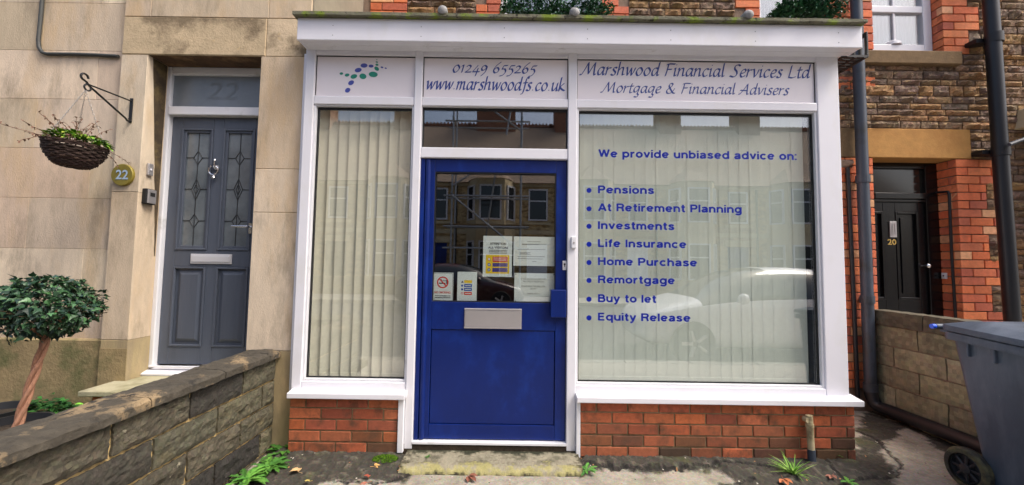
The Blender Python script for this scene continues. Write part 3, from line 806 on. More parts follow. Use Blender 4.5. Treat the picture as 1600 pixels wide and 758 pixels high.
blind(gl+.0, m1a+.03, zgb+.004, zgt+.06, 10, 16, 'cream vertical blind half open behind the narrow window')
blind(m2b-.01, gr-.035, zgb+.006, zgt+.06, 22, .7, 'pale vertical blind closed behind the wide lettered window', M['blind_pale'])

# --- the blue door
YD = .045
dl, dr = WX(667, 400, YD), WX(884.5, 400, YD)
dxl = m1b+.002
dz0, dz1 = ZG0+.012, zd1-.006
gx0, gx1 = WX(677, 380, YD), WX(868.5, 380, YD)
gz1, gz0 = WZ(775, 269.5, YD), WZ(770, 472.5, YD)
d = MB()
d.box(dl, gx0, YD, YD+.045, dz0, dz1); d.box(gx1, dr, YD, YD+.045, dz0, dz1)
d.box(gx0, gx1, YD+.0005, YD+.045, gz1, dz1); 
pz1, pz0 = WZ(770, 516, YD), WZ(770, 664, YD)
px0, px1 = WX(672.5, 590, YD), WX(868, 590, YD)
px0 = max(px0, gx0-.0)
d.box(gx0, gx1, YD+.0005, YD+.045, pz1, gz0); d.box(gx0, gx1, YD+.0005, YD+.045, dz0, pz0)
d.box(gx0+.004, gx1-.004, YD+.006, YD+.04, pz0+.004, pz1-.004)
door = mkobj('door', d, M['bluepaint'], shop, bevel=.003); door['label'] = 'blue half glazed door with notices and a wide letter plate'
d = MB(); d.box(dxl, dxl+.03, YD-.008, YD+.05, dz0-.006, dz1+.002)
d.tube([(dxl+.052, YD+.006, dz0), (dxl+.052, YD+.006, dz1-.004)], .02, 14)
d.box(dxl, m2a-.002, YD+.002, YD+.05, dz1+.001, zd1)
mkobj('door_jamb', d, M['bluepaint'], door, bevel=.003)
d = MB(); d.box(gx0+.006, gx1-.006, YD+.002, YD+.012, gz0+.0005, gz0+.008); 
d.box(gx0, gx0+.007, YD+.004, YD+.02, gz0+.008, gz1); d.box(gx1-.007, gx1, YD+.004, YD+.02, gz0+.008, gz1); d.box(gx0+.007, gx1-.007, YD+.004, YD+.02, gz1-.008, gz1)
mkobj('glazing_gasket', d, M['gasket'], door)
pane(gx0+.001, gx1-.001, gz0+.001, gz1-.001, YD+.022, M['glass_door'], door, 'door_glass')
d = MB(); a0, a1 = WX(725.6, 497, YD), WX(815, 497, YD); c0, c1 = WZ(770, 513.5, YD), WZ(770, 482, YD)
d.box(a0, a1, YD-.008, YD-.0005, c0, c1); 
d.box(a0+.0, a1-.0, YD-.014, YD-.0085, c0+.001, c0+.011); d.box(a0, a1, YD-.014, YD-.0085, c1-.011, c1-.001)
d.box(a0+.006, a1-.006, YD-.0115, YD-.0085, c0+.0135, c1-.0135)
mkobj('letter_plate', d, M['satin'], door, bevel=.003)
d = MB(); d.box(WX(860.5, 475, YD-.05), WX(885, 475, YD-.05), YD-.05, YD-.001, WZ(870, 496.5, YD-.05), WZ(870, 453, YD-.05))
mkobj('lock_guard', d, M['bluepaint'], door, bevel=.005)
d = MB(); d.box(WX(879, 415, YD), WX(885, 415, YD), YD-.006, YD-.0005, WZ(882, 422, YD), WZ(882, 407.5, YD)); 
d.mi = 1; cx, cz = W(882, 413, YD); d.lathe([(.007, YD-.01), (.007, YD-.0065)], (cx, 0, cz), 'y', 12)
d.box(cx-.002, cx+.002, YD-.0105, YD-.0062, cz-.018, cz-.006)
mkobj('keyhole_plate', d, [M['upvc'], M['iron']], door, bevel=.001)
th = MB(); th.box(m1b, m2a, YF-.01, YF+.07, ZG0-.012, ZG0+.006); mkobj('threshold', th, M['upvc_dirty'], shop, bevel=.003)
th = MB(); th.box(m1a-.05, m2b+.03, YF-.002, .2, -.04, ZG0-.013); mkobj('threshold_base', th, M['soil'], shop)
# bell push on the white mullion
bp = thing('bell_push', 'small white bell push on the mullion beside the blue door', 'bell push', (WX(896, 379, YF), YF, WZ(896, 379, YF)))
d = MB(); d.box(WX(892, 379, YF), WX(900, 379, YF), YF-.022, YF-.0045, WZ(896, 388, YF), WZ(896, 370, YF)); mkobj('case', d, M['upvc_dirty'], bp, bevel=.004)
d = MB(); cx, cz = W(896, 379.5, YF); d.lathe([(.006, YF-.026), (.007, YF-.0225)], (cx, 0, cz), 'y', 14); mkobj('button', d, M['satin'], bp)

# --- notices behind the door glass
YN = YD+.0315
def notice(u0, u1, v0, v1, label):
    x0, x1 = WX(u0, (v0+v1)/2, YN), WX(u1, (v0+v1)/2, YN); zt_, zb_ = WZ((u0+u1)/2, v0, YN), WZ((u0+u1)/2, v1, YN)
    o = thing('notice', label, 'notice', ((x0+x1)/2, YN, zb_), 'paper notices on the blue door')
    p = MB(); p.box(x0, x1, YN, YN+.0012, zb_, zt_); mkobj('sheet', p, M['paper'], o, bevel=0)
    w, h = x1-x0, zt_-zb_
    return o, (lambda a: x0+w*a), (lambda b_: zb_+h*b_)
def rect(mb, X, Z, a0, a1, b0, b1, k=1): mb.add([(X(a0), YN-.0003*k, Z(b0)), (X(a1), YN-.0003*k, Z(b0)), (X(a1), YN-.0003*k, Z(b1)), (X(a0), YN-.0003*k, Z(b1))], [(0, 1, 2, 3)])
def disc(mb, cx, cz, r, k=1, r2=0, n=24):
    y = YN-.0003*k
    if r2:
        vs = []
        for i in range(n):
            t_ = 2*math.pi*i/n; vs += [(cx+r*math.cos(t_), y, cz+r*math.sin(t_)), (cx+r2*math.cos(t_), y, cz+r2*math.sin(t_))]
        mb.add(vs, [(2*i, 2*((i+1) % n), 2*((i+1) % n)+1, 2*i+1) for i in range(n)])
    else: mb.add([(cx+r*math.cos(2*math.pi*i/n), y, cz+r*math.sin(2*math.pi*i/n)) for i in range(n)], [tuple(range(n))])
def ntext(mb, X, Z, body, a0, a1, b0, h, bold=.0):
    put_text(mb, body, X(a0), X(a1), Z(b0), (Z(1)-Z(0))*h, YN-.0009, bold)
INKS = [M['ink'], M['ired'], M['iyellow'], M['iblue'], M['ipurple'], M['greyink'], M['paper']]
o, X, Z = notice(754.7, 800, 368.8, 432.4, 'visitor safety notice with a yellow panel of red and purple boxes')
q = MB(); ntext(q, X, Z, 'ATTENTION', .23, .79, .78, .055, .02); ntext(q, X, Z, 'ALL VISITORS', .17, .86, .685, .055, .02)
for b_ in (.645, .61, .575): rect(q, X, Z, .2, .84, b_-.006, b_+.008)
q.mi = 2; rect(q, X, Z, .1, .91, .075, .535)
q.mi = 1; rect(q, X, Z, .33, .85, .36, .49, 2)
q.mi = 4; rect(q, X, Z, .33, .85, .245, .335, 2); rect(q, X, Z, .33, .85, .115, .215, 2)
q.mi = 3; disc(q, X(.215), Z(.29), .011, 2); disc(q, X(.215), Z(.165), .011, 2)
q.mi = 6; disc(q, X(.215), Z(.425), .011, 2); disc(q, X(.215), Z(.29), .005, 3); disc(q, X(.215), Z(.165), .005, 3)
for b_ in (.46, .43, .4): rect(q, X, Z, .36, .8, b_-.005, b_+.005, 3)
q.mi = 1; disc(q, X(.215), Z(.425), .011, 3, .008); 
mkobj('print', q, INKS, o)
o, X, Z = notice(802.4, 866.4, 370, 415.6, 'plain white letter with faint grey lines, upper right in the door glass')
q = MB(); q.mi = 5
for a0, a1, b_ in ((.33, .66, .83), (.2, .8, .745), (.2, .62, .73), (.1, .78, .56), (.15, .42, .45), (.15, .36, .42), (.15, .42, .39), (.1, .76, .32), (.1, .3, .25), (.3, .72, .24), (.46, .56, .15)): rect(q, X, Z, a0, a1, b_-.008, b_+.008)
mkobj('print', q, INKS, o)
o, X, Z = notice(803.6, 867, 427, 472.8, 'white notice asking visitors to ring the bell, beside the blue lock guard')
q = MB(); q.mi = 5
for t_, a0, a1, b_ in (('IF THE DOOR IS LOCKED AND', .16, .78, .775), ('NO ONE AT RECEPTION', .22, .73, .69), ('PLEASE RING THE BELL FOR', .18, .76, .53), ('ENTRY', .4, .54, .44), ('THANK YOU :)', .31, .62, .28)):
    ntext(q, X, Z, t_, a0, a1, b_, .05)
q.mi = 0
for a in (.03, .97):
    for b_ in (.04, .96): disc(q, X(a), Z(b_), .004)
mkobj('print', q, INKS, o)
o, X, Z = notice(676, 708, 426, 471, 'no smoking sign with red crossed circle at bottom left of the door glass')
q = MB(); q.mi = 5; rect(q, X, Z, .03, .97, .015, .03); rect(q, X, Z, .03, .97, .97, .985); rect(q, X, Z, .02, .04, .03, .97); rect(q, X, Z, .96, .98, .03, .97)
q.mi = 0; rect(q, X, Z, .3, .62, .61, .65, 2); rect(q, X, Z, .66, .72, .61, .76, 2)
for b_ in (.19, .13): rect(q, X, Z, .12, .88, b_-.012, b_+.012)
q.mi = 5; rect(q, X, Z, .42, .66, .7, .73, 2); rect(q, X, Z, .4, .44, .7, .78, 2)
q.mi = 1; cx, cz = X(.49), Z(.66); disc(q, cx, cz, .042, 3, .033)
q.add([(cx-.03, YN-.0013, cz+.024), (cx-.024, YN-.0013, cz+.03), (cx+.03, YN-.0013, cz-.024), (cx+.024, YN-.0013, cz-.03)], [(0, 3, 2, 1)])
ntext(q, X, Z, 'NO SMOKING', .1, .88, .275, .075, .015)
mkobj('print', q, INKS, o)
o, X, Z = notice(714.5, 745, 424.8, 470, 'small white safety sheet with a column of yellow, blue and red labels')
q = MB(); q.mi = 2; rect(q, X, Z, .35, .75, .61, .71)
q.mi = 3; rect(q, X, Z, .35, .75, .465, .575); rect(q, X, Z, .35, .75, .335, .44); disc(q, X(.25), Z(.52), .008); disc(q, X(.25), Z(.39), .008)
q.mi = 1; rect(q, X, Z, .35, .75, .2, .305); disc(q, X(.25), Z(.255), .008, 1, .005)
q.mi = 0; q.add([(X(.19), YN-.0003, Z(.62)), (X(.32), YN-.0003, Z(.62)), (X(.255), YN-.0003, Z(.69))], [(0, 1, 2)])
q.mi = 6
for b_ in (.52, .39, .255): rect(q, X, Z, .4, .7, b_-.012, b_+.012, 2)
mkobj('print', q, INKS, o)

# doorstep of the shop
st = MB(); n = 170; vs = []; fs = []; cs = []
sx0, sx1 = WX(636, 705, 0), WX(903, 705, 0)
PRO = [(.06, -.02), (.045, .046)]+[(.045-.2*k/12, .046-.003*k/12) for k in range(1, 13)]+[(-.168, .041), (-.18, .037), (-.19, .031), (-.198, .024), (-.205, .016), (-.21, .006), (-.215, -.03)]
for i in range(n+1):
    x = sx0+(sx1-sx0)*i/n
    for k, (y, z) in enumerate(PRO):
        w = fbm(x*6, 1.0, 2, 4); vs.append((x, y+.011*w*(k > 2), z+.003*w*(k > 0)))
for i in range(n):
    for k in range(len(PRO)-1):
        a = i*len(PRO)+k; fs.append((a, a+1, a+len(PRO)+1, a+len(PRO)))
        x = sx0+(sx1-sx0)*i/n; y = PRO[k][0]; w = fbm(x*9, y*12, 5, 5); w2 = fbm(x*34, y*34, 3, 3)
        c = mixc(S(140, 134, 114), S(88, 84, 68), max(0, min(1, w+w2*.6+.25)))
        c = mixc(c, S(44, 46, 30), max(0, min(1, (y+.02)/.03+w*1.4+w2*.6)))
        c = mixc(c, S(160, 154, 96), max(0, min(.7, (-y-.15)/.04+w*1.5+w2*.9-.1)))
        c = mixc(c, S(54, 50, 38), max(0, min(1, (-y-.2)/.012+w*1.4+w2-.3)))
        e = min(x-sx0, sx1-x); c = mixc(c, S(62, 58, 42), max(0, min(1, .8-e/.06+w+w2)))
        cs.append(jit(c, .08))
st.add(vs, fs, cs)
tag(mkobj('doorstep', st, M['concrete'], smooth=True), 'low concrete step edged with yellow lichen below the blue door', 'doorstep')

# waste pipe on the plinth
wp = thing('waste_pipe', 'short beige waste pipe with a dark foot on the brick plinth', 'waste pipe', (WX(1268, 700, -.03), -.03, .02))
px = WX(1266, 680, -.035); zA, zB, zC = WZ(1266, 649, -.035), WZ(1268, 703, -.035), WZ(1269, 716, -.035)
q = MB(); q.tube([(px-.004, -.035, zA), (px+.003, -.036, zB)], .021, 14); q.tube([(px-.003, -.035, zA-.055), (px-.002, -.035, zA-.075)], .025, 14)
q.tube([(px-.02, -.012, zA-.03), (px-.02, -.05, zA-.03)], .018, 12)
mkobj('pipe', q, M['beigepipe'], wp, smooth=True)
q = MB(); q.tube([(px+.003, -.036, zB+.004), (px+.006, -.038, .0)], .024, 14); mkobj('foot', q, M['pipe'], wp, smooth=True)

# ------------------------------------------------------------------ stone house on the left
YJ, YL = .08, .12
h22 = thing('stone_house', 'pale stone house front with grey panelled door and white fanlight', 'house', (-2.3, .3, 0))
xo0 = WX(213, 345, YJ); xo1 = WX(396, 320, YJ); zlb = WZ(320, 86.5, YJ); zlt = WZ(320, 27, YJ)
xjl = WX(172, 330, YJ); xpr = XL-.004
zpl = WZ(80, 528, YL)
ASH = [S(208, 191, 167), S(203, 184, 157), S(212, 195, 172), S(206, 187, 161), S(200, 181, 156)]
core = MB()
core.box(-7, xjl+.05, YL+.008, 1.3, 0, 4.4); core.box(xjl+.05, xo0-.004, YJ+.03, .6, 0, 4.4)
core.box(xo1+.004, xpr-.004, YJ+.008, 1.3, 0, 4.4); core.box(xo0-.004, xo1+.004, YJ+.03, 1.3, zlb+.004, 4.4)
core.box(xjl+.05, xo1+.3, .6, .9, 0, zlb+.2)
wall = mkobj('wall', core, M['ashlar'], h22)
for i in range(len(core.c)): pass
me = wall.data
ca = me.color_attributes['Col']; ca.data.foreach_set('color', [v for _ in range(len(ca.data)) for v in (*S(176, 150, 112), 1)])
q = MB()
zj = WZ(100, 79, YL)
zz = zj-.373*8
courses(q, zz, zj+.373*4, .373, lambda z, i: [(-7, xjl-.0015)], .86, .002, YL, ASH, depth=.02, kind='ashlar')
# jamb beside the door: stacked stones, deep enough to show in the reveal
def stack(x0, x1, zs, y, deep):
    for a, b_ in zip(zs[:-1], zs[1:]):
        q.cham(x0, x1, y, y+deep, a+.0012, b_-.0012, .003, jit(S(164, 148, 112), .05) if a < .1 else jit(random.choice(ASH), .06))
stack(xjl, xo0, [0, zpl, WZ(200, 300, YJ), zlb], YJ, .3)
stack(xo1, xpr, [0, WZ(420, 548, YJ), WZ(420, 332, YJ), WZ(430, 264, YJ), zlb], YJ, .3)
stack(xjl, xo0, [zlt, 3.6, 4.4], YJ, .05); stack(xo0+.003, WX(420, 15, YJ), [zlt, 3.6, 4.4], YJ, .05); stack(WX(420, 15, YJ)+.003, xpr, [zlt, 3.6, 4.4], YJ, .05)
mkobj('stonework', q, M['ashlar'], wall, bevel=0)
q = MB(); q.cham(xjl, WX(416, 60, YJ), YJ-.003, YJ+.32, zlb, zlt-.003, .006, S(190, 170, 138)); q.cham(WX(416, 60, YJ)+.003, xpr, YJ-.001, YJ+.32, zlb, zlt-.003, .004, S(202, 182, 152))
mkobj('lintel', q, M['lintelstone'], h22)
q = MB(); q.box(xo0+.002, xo1-.002, YJ+.01, .3, zlb-.003, zlb-.0005); mkobj('soffit', q, mat('dark_soffit_stone', S(84, 62, 44), .95, var=.4, vscale=10, stain=S(140, 110, 76), sscale=6, slo=.5, shi=.7), h22)  # thin sheet under the lintel, coloured darker than the stone around it
q = MB(); q.cham(-7, xjl-.004, YL-.02, YL+.02, 0, zpl, .012, (1, 1, 1)); q.box(xjl, xo0, YJ-.003, YJ-.0002, 0, zpl-.06)
mkobj('plinth', q, M['plinthstone'], h22)
q = MB(); q.box(xpr-.006, xpr+.012, YJ+.01, 1.0, fz1+.03, 4.4); mkobj('return_wall', q, mat('grey_render', S(140, 132, 116), .95, var=.15, vscale=4, bump=.3, bscale=30), h22)
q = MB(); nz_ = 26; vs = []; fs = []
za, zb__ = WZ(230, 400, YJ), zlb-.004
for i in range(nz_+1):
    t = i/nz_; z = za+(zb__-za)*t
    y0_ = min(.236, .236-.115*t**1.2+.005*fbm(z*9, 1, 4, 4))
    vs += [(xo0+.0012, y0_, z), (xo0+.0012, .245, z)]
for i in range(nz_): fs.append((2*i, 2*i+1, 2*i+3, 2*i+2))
q.add(vs, fs); mkobj('dark_wedge', q, mat('dark_reveal_stone', S(70, 58, 42), .95, var=.4, vscale=10, stain=S(112, 96, 60), sscale=8, slo=.5, shi=.7), wall)  # thin dark sheet on the reveal, a wedge widening up to the lintel
# door set
YDF = .25; YDL = .285
dfx0 = WX(246, 345, YDF); lfx0 = WX(260, 345, YDL)+.0; lfx1 = lfx0+.735
zt_frame = WZ(300, 104.5, YDF); z_fan1, z_fan0 = WZ(340, 117, YDF), WZ(340, 167.5, YDF); z_lf1, z_lf0 = WZ(340, 184, YDL), WZ(320, 570, YDL)
q = MB(); q.box(dfx0, lfx0-.003, YDF, YDF+.07, z_lf0-.02, zt_frame); q.box(lfx1+.003, lfx1+.06, YDF, YDF+.07, z_lf0-.02, zt_frame)
q.box(lfx0-.003, lfx1+.003, YDF+.001, YDF+.07, z_fan1, zt_frame); q.box(lfx0-.003, lfx1+.003, YDF-.012, YDF+.07, z_lf1+.003, z_fan0)
q.box(dfx0-.03, dfx0-.001, YDF+.02, YDF+.06, z_lf0, zlb+.02); q.box(lfx1+.061, lfx1+.15, YDF+.02, YDF+.06, z_lf0, zlb+.02); q.box(dfx0, lfx1+.06, YDF+.03, YDF+.06, zt_frame+.001, zlb+.02)
mkobj('door_frame', q, M['upvc_dirty'], h22, bevel=.007)
q = MB(); zc = z_lf0-.012
q.add([(dfx0-.01, YDF-.055, zc-.05), (dfx0-.01, YDF-.055, zc-.035), (dfx0-.01, YDL+.02, zc), (dfx0-.01, YDL+.02, zc-.05),
       (lfx1+.05, YDF-.055, zc-.05), (lfx1+.05, YDF-.055, zc-.035), (lfx1+.05, YDL+.02, zc), (lfx1+.05, YDL+.02, zc-.05)],
      [(0, 1, 2, 3), (7, 6, 5, 4), (0, 4, 5, 1), (1, 5, 6, 2), (2, 6, 7, 3), (3, 7, 4, 0)])
q.box(dfx0+.02, lfx1+.03, YDF-.02, YDF-.0, zc+.0, zc+.012)
mkobj('door_cill', q, M['upvc'], h22, bevel=.003)
q = MB(); q.box(lfx0-.004, lfx1+.004, YDF+.025, YDF+.035, z_fan0-.003, z_fan1+.003)
fan = mkobj('fanlight', q, M['fanlight'], h22)
q = MB(); put_text(q, '22', WX(323, 142, YDF+.024), WX(371, 142, YDF+.024), WZ(347, 155.5, YDF+.024), WZ(347, 129.5, YDF+.024)-WZ(347, 155.5, YDF+.024), YDF+.0242, shear=.2)
mkobj('numeral', q, M['frost2'], fan)
# leaf built from stiles and rails round its panels
pw0, pw1 = .072, .318    # panel columns measured from the left edge
px_ = [(lfx0+.078, lfx0+.328), (lfx0+.735-.328, lfx0+.735-.078)]
zg = (WZ(320, 391, YDL), WZ(320, 201, YDL)); zp = (WZ(320, 542, YDL), WZ(320, 417, YDL))
q = MB(); T = .044
q.box(lfx0, px_[0][0], YDL, YDL+T, z_lf0, z_lf1); q.box(px_[0][1], px_[1][0], YDL, YDL+T, z_lf0, z_lf1); q.box(px_[1][1], lfx1, YDL, YDL+T, z_lf0, z_lf1)
for a, b_ in px_:
    for z0_, z1_ in ((z_lf0, zp[0]), (zp[1], zg[0]), (zg[1], z_lf1)): q.box(a, b_, YDL+.0004, YDL+T, z0_, z1_)
    q.box(a, b_, YDL+.016, YDL+T-.004, zp[0], zp[1])
    # raised field with sloping edges
    e = .03; f_ = .062
    x0_, x1_, z0_, z1_ = a+e, b_-e, zp[0]+e, zp[1]-e
    k = .03
    q.add([(x0_, YDL+.0158, z0_), (x1_, YDL+.0158, z0_), (x1_, YDL+.0158, z1_), (x0_, YDL+.0158, z1_), (x0_+k, YDL+.002, z0_+k), (x1_-k, YDL+.002, z0_+k), (x1_-k, YDL+.002, z1_-k), (x0_+k, YDL+.002, z1_-k)],
          [(4, 5, 6, 7), (0, 1, 5, 4), (1, 2, 6, 5), (2, 3, 7, 6), (3, 0, 4, 7)])
    # mouldings round glass and panel
    for (zz0, zz1) in (zg, zp):
        w = .016
        for bx in ((a, a+w, zz0, zz1), (b_-w, b_, zz0, zz1), (a+w, b_-w, zz0, zz0+w), (a+w, b_-w, zz1-w, zz1)):
            q.box(bx[0], bx[1], YDL-.007, YDL+.012, bx[2], bx[3])
door22 = mkobj('door', q, M['greydoor'], h22, bevel=.004)
for a, b_ in px_:
    a2, b2, c2, d2 = a+.034, b_-.034, zg[0]+.034, zg[1]-.034
    q = MB()
    for bx in ((a, a2, zg[0], zg[1]), (b2, b_, zg[0], zg[1]), (a2, b2, zg[0], c2), (a2, b2, d2, zg[1])): q.box(bx[0], bx[1], YDL+.004, YDL+.03, bx[2], bx[3])
    mkobj('glazing_frame', q, M['greydoor'], door22, bevel=.004)
    q = MB(); q.box(a2-.004, b2+.004, YDL+.018, YDL+.026, c2-.004, d2+.004); gp = mkobj('leaded_pane', q, M['obscure'], door22)
    q = MB(); xm = (a2+b2)/2; r_ = .0032; y_ = YDL+.0165
    def came(*pts): q.tube([(x, y_, z) for x, z in pts], r_, 6)
    hh = d2-c2
    came((xm, c2), (xm, d2))
    for fz, sz in ((.22, .055), (.5, .085), (.78, .055)):
        zc_ = c2+hh*fz; dx = .034
        came((xm-dx, zc_), (xm, zc_+sz)); came((xm, zc_+sz), (xm+dx, zc_)); came((xm+dx, zc_), (xm, zc_-sz)); came((xm, zc_-sz), (xm-dx, zc_))
        came((a2, zc_), (xm-dx, zc_)); came((xm+dx, zc_), (b2, zc_))
        if sz > .06:
            came((xm-dx*.5, zc_), (xm, zc_+sz*.5)); came((xm, zc_+sz*.5), (xm+dx*.5, zc_)); came((xm+dx*.5, zc_), (xm, zc_-sz*.5)); came((xm, zc_-sz*.5), (xm-dx*.5, zc_))
    mkobj('lead_lines', q, M['leadcame'], gp)
q = MB(); a0, a1 = WX(299, 405, YDL), WX(363, 405, YDL); c0, c1 = WZ(331, 412.5, YDL), WZ(331, 397, YDL)
q.box(a0, a1, YDL-.01, YDL-.0005, c0, c1); q.box(a0+.012, a1-.012, YDL-.016, YDL-.0105, c0+.014, c1-.014)
mkobj('letter_plate', q, M['bright'], door22, bevel=.004)
kx, kz = W(338.5, 262, YDL)
q = MB(); q.lathe([(.012, YDL-.02), (.02, YDL-.012), (.022, YDL-.0005)], (kx, 0, kz), 'y', 16)
q.tube([(kx, YDL-.022, kz+.0), (kx, YDL-.022, kz+.045)], .006, 8); q.lathe([(.003, .043), (.011, .05), (.009, .06), (.002, .066)], (kx, YDL-.022, kz), 'z', 12)
q.tube([(kx+.036*math.sin(t), YDL-.028, kz-.028-.036*math.cos(t)) for t in [R(a) for a in range(-155, 156, 15)]], .0065, 8)
q.lathe([(.008, -.092), (.012, -.084), (.006, -.07)], (kx, YDL-.026, kz+.0), 'z', 12)
mkobj('knocker', q, M['chrome'], door22, smooth=True)
q = MB(); hx, hz = W(392, 355, YDL); q.tube([(hx, YDL-.0, hz), (hx, YDL-.05, hz), (hx-.03, YDL-.055, hz), (hx-.11, YDL-.055, hz)], .0085, 10); q.box(hx-.012, hx+.012, YDL-.008, YDL-.0005, hz-.05, hz+.03)
mkobj('handle', q, M['chrome'], door22, smooth=True)

# doorstep slab of the stone house
zsl = WZ(216, 587.5, .195)
ds = thing('doorstep', 'pale stone slab step on red brick below the grey door', 'doorstep', (-2.4, 0, 0))
q = MB(); sxl, sxr = WX(121, 612, -.16), -1.84
q.box(sxl, sxr, -.16, YJ-.004, zsl-.034, zsl); q.box(xo0+.006, xo1-.006, YJ-.0035, .3, zsl-.034, zsl); mkobj('slab', q, M['slab'], ds, bevel=.006)
q = MB(); bx0 = WX(142, 628, -.12)
courses(q, zsl-.035-.075*6, zsl-.035, .075, lambda z, i: [(bx0, sxr-.01)], .2245, .01, -.115, REDS, depth=.1); q.box(bx0+.006, sxr-.016, -.105, YJ-.01, 0, zsl-.037, S(120, 104, 80))
mkobj('brick_support', q, M['brick'], ds)
q = MB(); q.box(-7, -1.85, -2.3, YL, -.02, .06); tag(mkobj('garden_soil', q, M['soil']), kind='structure')

# garden wall
gw = thing('garden_wall', 'low dark stone garden wall with lichen coping running to the pavement', 'wall', (-1.75, -.6, 0))
XW = -1.66; Hc = CAM.z-.625; xf = Matrix.Translation((XW, 0, 0)) @ Matrix.Rotation(R(90), 4, 'Z')
GST = [S(60, 57, 49), S(50, 48, 42), S(72, 68, 56), S(44, 42, 38), S(82, 78, 62)]
q = MB(); q.box(-1.83, XW-.012, -1.46, YJ-.006, -.02, Hc-.05); body = mkobj('wall_core', q, M['mortar_gold'], gw)
q = MB(xf)
zrow = Hc-.05-.157*5
def lime(x, z, c):
    if x > -.45: c = mixc(c, S(112, 106, 82), min(.55, (x+.45)*1.1))
    return c
courses(q, zrow, Hc-.051, .157, lambda z, i: [(-1.46, YJ-.008)], .40, .015, 0, GST, depth=.03, step=.014, fine=.42, kind='rock', amp=.017, rowcol=lime)
mkobj('stonework', q, M['gardenstone'], body)
yc = [-1.48, -.93, -.47, -.06, YJ-.006]
for a, b_ in zip(yc[:-1], yc[1:]):
    q = MB(); ny = 16; vs = []; fs = []
    pr = [(-1.842, Hc-.052), (-1.846, Hc-.01), (-1.83, Hc+.002), (-1.735, Hc+.006), (-1.645, Hc), (-1.622, Hc-.014), (-1.62, Hc-.046), (-1.64, Hc-.052)]
    ny = 60; pr = [(pr[k][0]+(pr[(k+1) % len(pr)][0]-pr[k][0])*t/4, pr[k][1]+(pr[(k+1) % len(pr)][1]-pr[k][1])*t/4) for k in range(len(pr)) for t in range(4)]
    for i in range(ny+1):
        y = a+.003+(b_-a-.006)*i/ny
        for k, (x, z) in enumerate(pr):
            w = fbm(x*24, y*20, z*24, 5); vs.append((x+.006*w, y, z+.006*w+.005*fbm(y*4, 3, 1)))
    n = len(pr)
    for i in range(ny):
        for k in range(n): fs.append((i*n+k, i*n+(k+1) % n, (i+1)*n+(k+1) % n, (i+1)*n+k))
    fs += [tuple(range(n-1, -1, -1)), tuple(ny*n+k for k in range(n))]
    q.add(vs, fs); mkobj('coping', q, M['coping'], gw, smooth=True, ang=30)
pr_ = thing('gate_pier', 'weathered stone gate pier at the near end of the dark garden wall', 'pier', (-2.0, -1.5, 0))
q = MB(); q.cham(-2.2, -1.868, -1.75, -1.32, 0, Hc-.03, .01, S(96, 86, 66), .003); mkobj('shaft', q, M['gardenstone'], pr_)
q = MB(); q.cham(-2.23, -1.858, -1.78, -1.305, Hc-.028, Hc+.016, .012, S(150, 124, 84), .004); mkobj('cap', q, M['coping'], pr_, bevel=.008)

# fittings on the stone house
cb = MB(); y_ = YL-.014
pts = [(WX(66, 0, y_), y_, 4.2)]+[(*(lambda p: (p[0], y_, p[1]))(W(u, v, y_)),) for u, v in ((66, 0), (63, 35), (60, 62), (61, 74), (66, 82), (74, 84.5), (110, 84.8), (150, 86), (185, 88))]
cb.tube(pts, .0125, 10)
cab = tag(mkobj('cable_conduit', cb, M['cable'], smooth=True), 'dark grey cable bent at a right angle on the pale stone wall', 'cable')
pl = thing('number_plaque', 'round olive plaque with silver number 22 on the stone jamb', 'plaque', (WX(190, 273, YJ), YJ, WZ(190, 273, YJ)))
q = MB(); cx, cz = W(190, 273, YJ-.02); q.lathe([(.076, YJ-.02), (.08, YJ-.016), (.08, YJ-.001)], (cx, 0, cz), 'y', 40); mkobj('disc', q, M['brass'], pl, smooth=True)
q = MB(); vs, fs = text_mesh('22', 1, .015)
put_text(q, '22', cx-.04, cx+.05, cz-.034, .068, YJ-.0225, .02)
mkobj('numeral', q, M['chrome'], pl)
# bracket and basket
bxx, bz0 = W(204, 192, YJ); bz1 = WZ(204, 154, YJ); bz = (bz0+bz1)/2
br = thing('basket_bracket', 'black iron bracket with scrolled end on the stone jamb', 'bracket', (bxx, YJ, bz0))
q = MB(); q.box(bxx-.011, bxx+.011, YJ-.007, YJ-.0005, bz0, bz1); mkobj('back_plate', q, M['iron'], br, bevel=.002)
AL = .31; ztop = bz1-.022
q = MB(); q.tube([(bxx, YJ-.006, ztop), (bxx, YJ-AL, ztop-.012)], .0055, 8); mkobj('top_bar', q, M['iron'], br)
q = MB(); cl = [(bxx, YJ-.012, bz0+.03), (bxx, YJ-.006, bz0+.012), (bxx, YJ-.024, bz0+.006), (bxx, YJ-.04, bz0+.02), (bxx, YJ-AL+.02, ztop-.02), (bxx, YJ-AL, ztop+.0)]
for t in range(0, 300, 25): cl.append((bxx, YJ-AL-.012-.022*math.sin(R(t)), ztop+.026-.022*math.cos(R(t))))
q.tube(cl, .0065, 8); mkobj('strut', q, M['iron'], br, smooth=True)
q = MB(); q.tube([(bxx, YJ-AL+.01-.02*math.sin(R(t)), ztop-.035+.02*math.cos(R(t))) for t in range(0, 290, 24)], .0055, 8); mkobj('hook', q, M['iron'], br, smooth=True)
hy = YJ-AL; hx = bxx; hz = ztop-.055
bk = thing('hanging_basket', 'dark wicker hanging basket of green plants and dry stems', 'basket', (hx, hy, hz))
bcx, bcz = W(119, 226, hy); br_ = .148
tilt = Matrix.Translation((bcx, hy, bcz)) @ Matrix.Rotation(R(5), 4, 'Y')
q = MB(tilt)
rows = 17
